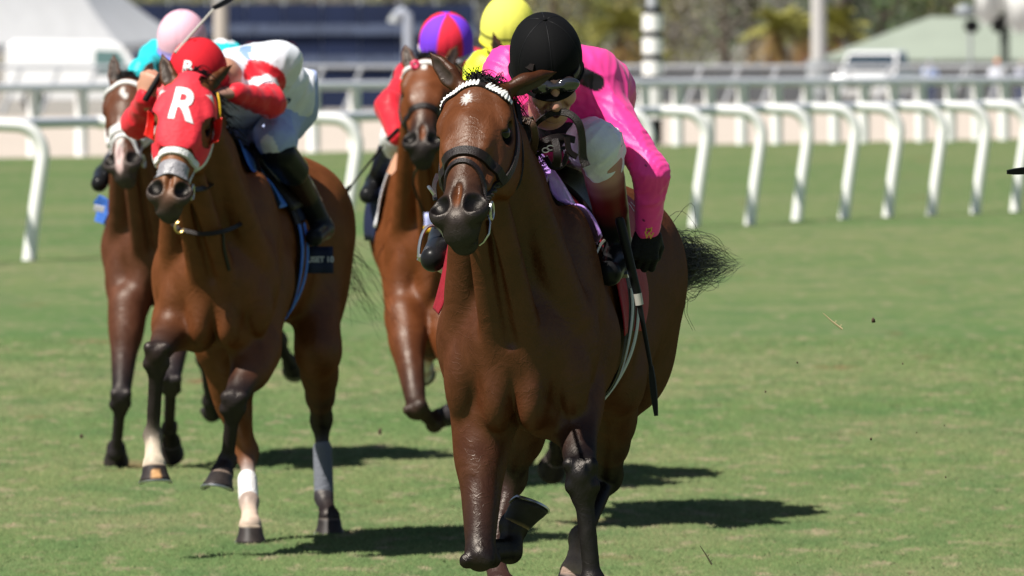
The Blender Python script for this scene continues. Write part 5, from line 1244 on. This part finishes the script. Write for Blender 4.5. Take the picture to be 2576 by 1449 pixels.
# vehicles
M['paint_white'] = mat('white_car_paint', (.88,.88,.88), .25, .6, coat=.4); M['glass'] = mat('car_glass', (.03,.045,.06), .05, .8); M['tyre'] = mat('tyre', (.02,.02,.02), .9); M['glass_green'] = mat('green_glass', (.12,.20,.19), .1, .8)
def extr(profile, w0, w1, top_in=.0, zt=1.0):
    "side outline (x,z) extruded across y"
    n = len(profile); V = []; 
    for s, y in ((0, w0), (1, w1)):
        for x, z in profile: V.append(np.array([x, y+(top_in if s == 0 else -top_in)*max(0, (z-zt)), z]))
    Fc = [[i, (i+1) % n, n+(i+1) % n, n+i] for i in range(n)]+[list(range(n))[::-1], [n+i for i in range(n)]]
    return V, Fc
def vehicle(name, label, X, d, yaw, prof, wid, glass, wheels, m, cat, lamps=(), extra=None):
    p = gp(X, d); rt = empty(name, (0,0,0), label, cat)
    def put(o): o.parent = rt; return o
    V, Fc = extr(prof, -wid/2, wid/2, .18, 1.0); bo = mesh_obj('body', V, Fc, m, rt, smooth=False)
    b = bmesh.new(); b.from_mesh(bo.data); bmesh.ops.recalc_face_normals(b, faces=b.faces); bmesh.ops.bevel(b, geom=list(b.edges), offset=.05, segments=3, affect='EDGES', profile=.6); b.to_mesh(bo.data); b.free(); bo.data.polygons.foreach_set('use_smooth', np.ones(len(bo.data.polygons), bool))
    for nm, gm, pts in glass:
        mesh_obj(nm, pts, [list(range(len(pts)))], gm, rt, smooth=False)
    for x in wheels:
        for s in (-1, 1):
            y0 = s*(wid/2-.10); wv_ = empty('wheel', (x, y0, .36)); wv_.parent = rt
            MB().tube([[x, y0-.11, .36], [x, y0-.09, .36], [x, y0+.09, .36], [x, y0+.11, .36]], [.30,.36,.36,.30], 24).build('tyre', M['tyre'], wv_)
            MB().tube([[x, y0-.12, .36], [x, y0+.12, .36]], .20, 16).build('rim', M['alu'], wv_)
    for nm, a, b_, gm in lamps: MB().box(a, b_).build(nm, gm, rt, smooth=False)
    rt.location = Vector(p); rt.rotation_euler = (0, 0, yaw); return rt
vp = [(-2.2,.35),(2.15,.35),(2.25,.6),(2.2,1.0),(1.75,1.15),(1.15,2.0),(.9,2.12),(-2.0,2.15),(-2.25,1.95),(-2.3,.6)]
w2 = .93
vehicle('van', 'white van standing behind the rails at the left, windscreen to the right', 208, 300, .05, vp, 1.9,
    [('windscreen', M['glass'], [(1.72,-.74,1.22),(1.72,.74,1.22),(1.22,.68,1.93),(1.22,-.68,1.93)]), ('side_window', M['glass_green'], [(.35,-w2-.005,1.2),(1.45,-w2-.005,1.2),(1.05,-.79,1.88),(.35,-.79,1.88)])],
    (-1.45, 1.45), M['paint_white'], 'van', [('bumper', (2.18,-.85,.38), (2.32,.85,.60), M['alu'])])
pk = [(-2.5,.5),(2.3,.5),(2.4,.75),(2.35,1.15),(1.1,1.28),(.45,1.95),(-.75,2.0),(-1.0,1.3),(-2.5,1.28)]
vehicle('pickup_truck', 'white pickup truck parked before the green roof', 2203, 330, -1.85, pk, 2.0,
    [('windscreen', M['glass'], [(1.10,-.84,1.33),(1.10,.84,1.33),(.55,.76,1.88),(.55,-.76,1.88)]), ('side_window', M['glass'], [(-.75,.985,1.35),(.95,.985,1.35),(.4,.87,1.85),(-.6,.87,1.85)]), ('side_window', M['glass'], [(-.75,-.985,1.35),(.95,-.985,1.35),(.4,-.87,1.85),(-.6,-.87,1.85)])],
    (-1.6, 1.55), M['paint_white'], 'pickup truck', [('headlight', (2.33,-.9,.85), (2.42,-.55,1.08), M['steel']), ('headlight', (2.33,.55,.85), (2.42,.9,1.08), M['steel']), ('grille', (2.34,-.5,.8), (2.43,.5,1.08), M['tyre'])])
cp_ = [(-1.1,.35),(1.1,.35),(1.2,.75),(.8,1.0),(.45,1.65),(-.6,1.7),(-.9,1.2),(-1.15,.9)]
vehicle('utility_cart', 'cream utility cart with a dark red cover near the beige pole', 655, 270, .3, cp_, 1.2, [], (-.75, .8), mat('cream_paint', (.62,.57,.50), .5), 'cart', [('cover', (-.2,-.55,1.62), (.75,.55,1.82), mat('dark_red_cover', (.28,.03,.06), .7))])
# green roofed building
d = 540; rf = mat('green_metal_roof', (.285,.325,.265), .6, .4, nscale=.3, namt=.08)
a0, b0 = W(2070, 152, d), W(2980, 152, d); rd = W(2338, 42, d+7); rd2 = W(2900, 42, d+7); zt = a0[2]
bl = empty('pavilion', ((a0[0]+b0[0])/2, d+6, zg(d)), 'wide pavilion with pale green hipped metal roof on the right', 'building')
MB().add(([a0, b0, [b0[0], d+14, zt], [a0[0], d+14, zt], rd, rd2], [[0,1,5,4],[1,2,5],[2,3,4,5],[3,0,4],[3,2,1,0]])).build('roof', rf, bl, smooth=False)
mb = MB().box((a0[0]+1, d+1.5, zg(d)), (b0[0]-1, d+12, zt-.02)); mb.build('wall', mat('grey_brown_wall', (.16,.155,.14), .8), bl, smooth=False)  # dark grey wall colour has the shadow below the eaves painted in
MB().box((a0[0]-.05, d-.06, zt-.22), (b0[0]+.05, d+.05, zt+.02)).build('gutter', mat('dark_gutter', (.12,.13,.11), .6), bl, smooth=False)
for i in range(12): x = a0[0]+.6+i*1.6; MB().box((x-.1, d+.3, zg(d)), (x+.1, d+.5, zt-.02)).build('column', M['joint'], bl, smooth=False)
# white rounded sign mast, top right
d = 400; sg = empty('sign_mast', gp(2527, d), 'big white rounded sign on a dark mast at the top right corner', 'sign')
def slab(name, X0, X1, Y0, Y1, d, th, m, par, rr=.25):
    x0_, x1_ = W(X0, 0, d)[0], W(X1, 0, d)[0]; z1_, z0_ = zz(Y0, d), zz(Y1, d); b = bmesh.new(); bmesh.ops.create_cube(b, size=1)
    for v in b.verts: v.co = Vector(((x0_+x1_)/2+v.co.x*(x1_-x0_), d+v.co.y*th, (z0_+z1_)/2+v.co.z*(z1_-z0_)))
    bmesh.ops.bevel(b, geom=list(b.edges), offset=rr, segments=5, affect='EDGES'); V = [tuple(v.co) for v in b.verts]; Fc = [[v.index for v in f.verts] for f in b.faces]; b.free()
    return mesh_obj(name, V, Fc, m, par)
slab('panel', 2452, 2512, -120, 62, d, .6, M['rail_white'], sg); slab('panel', 2530, 2660, -120, 82, d-.1, .7, M['rail_white'], sg); slab('panel', 2505, 2535, -120, 30, d+.05, .5, M['rail_white'], sg, .12)
slab('bracket', 2494, 2532, 33, 82, d+.3, .4, M['tyre'], sg, .1); p = gp(2527, d); MB().tube([p+[0,.3,0], [p[0], p[1]+.3, zz(60, d)]], .2, 10).build('mast', mat('olive_mast', (.10,.12,.10), .7), sg)
d = 395; cm = empty('floodlight', gp(2425, d), 'grey floodlight head on a dark stand left of the white sign', 'floodlight')
slab('lamp_housing', 2400, 2450, 12, 44, d, .6, mat('grey_housing', (.30,.33,.36), .5), cm, .15); slab('lamp_back', 2425, 2462, 48, 84, d+.2, .5, M['tyre'], cm, .12)
p = gp(2440, d); MB().tube([p, [p[0], p[1], zz(82, d)]], .07, 8).build('stand', M['joint'], cm)
# spectators far away
def spectator(label, X, d, shirt, cap, pose=0):
    p = gp(X, d); rt = empty('person', p, label, 'person', 'bystanders beyond the rails')
    def q(x, y, z): return p+np.array([x, y, z])
    body = [El(q(0,0,1.60), (.085,.10,.115), .03), Rc(q(0,0,1.38), q(0,0,1.52), .06, .06, .03)]
    for s in (-1, 1): body += [Rc(q(s*.19,0,1.40), q(s*.27,-.03,1.12), .05, .042, .03), Rc(q(s*.27,-.03,1.12), q(s*.20,-.20,.95), .040, .03, .02), El(q(s*.19,-.24,.93), (.04,.06,.04), .02), Rc(q(s*.10,0,.9), q(s*.11,0,.48), .085, .06, .04), Rc(q(s*.11,0,.48), q(s*.12,0,.08), .055, .04, .03), Rc(q(s*.12,0,.05), q(s*.12,-.14,.04), .045, .035, .02)]
    body += [Rc(q(0,0,1.0), q(0,0,1.32), .14, .16, .05, side=(1,0,0), flat=1.2)]
    sdf_obj('body', body, .022, M['skin'], rt, default=SKIN)
    sdf_obj('shirt', [Rc(q(0,0,.98), q(0,0,1.34), .165, .175, .05, side=(1,0,0), flat=1.2)]+[Rc(q(s*.17,0,1.40), q(s*.26,-.03,1.18), .075, .062, .03) for s in (-1,1)], .022, M['silk'], rt, default=shirt)
    sdf_obj('trousers', [Rc(q(s*.10,0,.92), q(s*.12,0,.12), .105, .07, .03) for s in (-1,1)], .022, M['breeches'], rt, default=(.10,.12,.2))
    sdf_obj('cap', [El(q(0,0,1.66), (.10,.115,.08), .02), Rc(q(0,-.08,1.64), q(0,-.16,1.62), .04, .03, .02)], .022, M['helmet_cloth'], rt, default=cap)
spectator('person in a white shirt and orange cap beside the right edge', 2508, 330, (.72,.74,.82), (.65,.22,.10))
spectator('person in a light blue shirt between pickup and right edge', 2338, 340, (.40,.48,.72), (.2,.2,.25))
spectator('person in an orange red cap just right of the pickup', 2262, 400, (.75,.70,.62), (.75,.16,.06))
spectator('person in a grey top at the far right edge', 2570, 345, (.35,.36,.42), (.45,.38,.33))
# ================= trees =================
M['bark'] = mat('bark', (.10,.075,.055), .9, nscale=3, bump=.5, bscale=20)
def leaves(name, cen, rad, n, size, cols, par, seed, clumps=45, flat=.5):
    r = np.random.default_rng(seed); cc = r.normal(size=(clumps, 3)); cc /= np.linalg.norm(cc, axis=1)[:, None]; cc *= r.uniform(.25, 1, (clumps, 1))**.5; cc = cen+cc*rad
    k = r.integers(clumps, size=n); P = cc[k]+r.normal(size=(n, 3))*rad*.13; tone = np.array(cols)[r.integers(len(cols), size=clumps)][k]*r.uniform(.7, 1.3, (n, 1))
    d1 = r.normal(size=(n, 3)); d1 /= np.linalg.norm(d1, axis=1)[:, None]; d2 = np.cross(d1, r.normal(size=(n, 3))); d2 /= np.linalg.norm(d2, axis=1)[:, None]
    s = size*r.uniform(.6, 1.4, (n, 1)); V = np.stack([P-d1*s, P+d2*s*flat, P+d1*s, P-d2*s*flat], 1).reshape(-1, 3)
    return mesh_obj(name, V, np.arange(4*n, dtype=np.int32).reshape(-1, 4), mat_leaf, par, smooth=False, cols=np.repeat(tone, 4, 0))
mat_leaf = mat('foliage', (.1,.1,.1), .7, .3, attr=True)
def tree(label, X, d, h, r, cols, seed, n=2600, grp='trees behind the track', cz=.55, kind='leafy_tree'):
    p = gp(X, d); rt = empty(kind, p, label, 'tree', grp); rg_ = np.random.default_rng(seed)
    mb = MB().tube(spline([p+[0,0,-.1], p+[rg_.normal()*.2,0,h*.25], p+[rg_.normal()*.3,0,h*.55]], 4), [r*.10, r*.05], 10)
    for i in range(5): a = rg_.uniform(0, 6.28); b_ = p+[0,0,h*rg_.uniform(.2,.5)]; mb.tube(spline([b_, b_+[math.cos(a)*r*.3, math.sin(a)*r*.3, h*.12], b_+[math.cos(a)*r*.6, math.sin(a)*r*.6, h*.3]], 3), [r*.04, r*.012], 6)
    mb.build('trunk', M['bark'], rt); leaves('crown', p+[0,0,h*cz], np.array([r, r*.8, h*.5]), n, .16, cols, rt, seed)
G1 = [(.19,.20,.07),(.15,.17,.06),(.23,.21,.08),(.08,.10,.045)]; G2 = [(.10,.17,.05),(.06,.11,.035),(.14,.21,.06)]; GY = [(.24,.23,.06),(.20,.21,.05),(.28,.24,.09)]; GG = [(.20,.18,.15),(.12,.115,.095),(.22,.20,.16)]; GD = [(.035,.04,.03),(.05,.055,.04)]
tt = [(-60,620,G1,'olive green tree above the marquee at far left'),(250,640,G1,'olive tree behind the gap between marquee and screen'),(520,630,G1,'olive tree behind the left end of the navy screen'),(760,640,GG,'grey green tree above the middle of the navy screen'),(990,625,G1,'olive tree above the right half of the navy screen'),
      (1210,620,GD,'dark tree at the right end of the navy screen'),(1385,600,GY,'yellow green tree behind the black helmet'),(1500,640,G1,'olive tree above the pink shoulder'),(1590,640,G1,'mid green tree left of the banded marker pole'),
      (1690,610,GY,'yellowish tree just right of the banded marker pole'),(1820,600,GG,'grey leafless looking tree between marker pole and lamp pole'),(1895,650,G2,'green tree just left of the tall lamp pole'),
      (2110,640,GD,'dark shrubby tree right of the lamp pole'),(2210,650,G2,'bright green tree above the left slope of the green roof'),(2330,655,G2,'green tree behind the roof ridge'),(2450,650,G1,'olive tree behind the white sign'),(2600,640,G2,'green tree beyond the right edge')]
for i, (X_, d_, cl_, lb) in enumerate(tt): tree(lb, X_, d_, 8+(i*37 % 5)*.6, 3.4+(i*53 % 4)*.35, cl_, 100+i, cz=.45)
def palm(label, X, d, h, seed, skirt=True):
    p = gp(X, d); rt = empty('palm_tree', p, label, 'palm tree', 'trees behind the track'); r = np.random.default_rng(seed)
    MB().tube([p, p+[.1,0,h]], [.35,.25], 12).build('trunk', M['bark'], rt); top = p+[.1,0,h]; V = []; cols = []
    for i in range(70):
        a = r.uniform(0, 6.28); el = r.uniform(-1.3, 1.2); L_ = r.uniform(1.6, 2.4); dr = np.array([math.cos(a)*math.cos(el), math.sin(a)*math.cos(el), math.sin(el)]); st = top-[0,0,r.uniform(0,1.6 if el < -.3 else .2)]
        c = np.array([.26,.25,.06]) if el > -.2 else (np.array([.30,.20,.07]) if el > -.8 else np.array([.34,.17,.10])); c = c*r.uniform(.7,1.2)
        for k in range(10):
            q0 = st+dr*L_*k/10+np.array([0,0,-.9])*(k/10)**2; sd = nrm(np.cross(dr, [0,0,1])+1e-6); s_ = .5*(1-abs(k/10-.5))
            for sg_ in (-1, 1): V += [q0, q0+dr*.14, q0+sd*sg_*s_+dr*.25-[0,0,.15], q0+sd*sg_*s_+dr*.15-[0,0,.17]]; cols += [c]*4
    mesh_obj('crown', V, np.arange(len(V), dtype=np.int32).reshape(-1, 4), mat_leaf, rt, smooth=False, cols=np.array(cols))
palm('palm with orange dead fronds left of the tall lamp pole', 1950, 560, 3.6, 1); palm('palm with yellow fronds touching the tall lamp pole', 2015, 580, 3.4, 2); palm('palm with yellow fronds right of the banded marker pole', 1560, 570, 3.6, 3); palm('palm behind the lamp pole to its right', 2095, 590, 3.5, 4)
# ================= small things =================
# whip end of another rider entering from the right edge
a_ = W(2532, 433, 29.9); whip('end of another black whip entering from the right edge', W(3400, 330, 30.2), W(3250, 350, 30.15), W(2600, 428, 29.95), a_, r=.014)
rg = np.random.default_rng(4); cb = None
clods = [(2196,806,31,.012,'dark turf clod flying right of the tail, the highest one'),(2005,912,33,.006,'small dark clod in the air far right of the whip'),(2270,915,34,.005,'tiny clod of earth in the air in the right part'),(2190,1104,31,.007,'dark oval clod flying above the grass at right'),(2375,1070,30,.0035,'tiny earth crumb at far right'),(2305,1088,30,.003,'tiny earth crumb left of its twin at right'),(2378,1200,32,.005,'small brown crumb low at far right'),(2005,1415,30.5,.003,'tiny crumb near the bottom right'),(1925,985,34,.006,'dim clod in the air right of the hind leg'),(205,1097,41,.016,'brown clod over the grass at far left'),(955,1085,44,.020,'brown clod in the grass before the middle horse')]
for X_, Y_, d_, s_, lb in clods:
    c_ = W(X_, Y_, d_); bm = bmesh.new(); bmesh.ops.create_icosphere(bm, subdivisions=2, radius=s_*.45)
    V = [np.array(v.co)*[1,1,1.35]*(1+.35*rg.normal()*.6)+c_ for v in bm.verts]; o = mesh_obj('turf_clod', V, [[v.index for v in f.verts] for f in bm.faces], bpy.data.materials.get('earth') or mat('earth', (.06,.035,.02), .9)); bm.free(); tag(o, lb, 'clod', 'clods thrown up by the hooves')
M['straw'] = mat('straw', (.45,.36,.20), .7)
for i, (pts, lb) in enumerate((([(1760,1372,30.5),(1775,1395,30.5),(1790,1420,30.5)], 'pale straw stem flying near the bottom right'), ([(2070,788,31),(2092,808,31),(2118,828,31)], 'pale straw stem flying right of the tail'))):
    P = spline([W(*q_) for q_ in pts], 4); mb = MB().tube(P, [.0012,.0035], 5)
    for k in range(3): q_ = P[-2-k]; mb.tube([q_, q_+[.006*(-1)**k, 0, .008]], .0012, 4)
    tag(mb.build('straw_stem', M['straw']), lb, 'straw', 'straw stems in the air')
print('objects', len(bpy.data.objects))
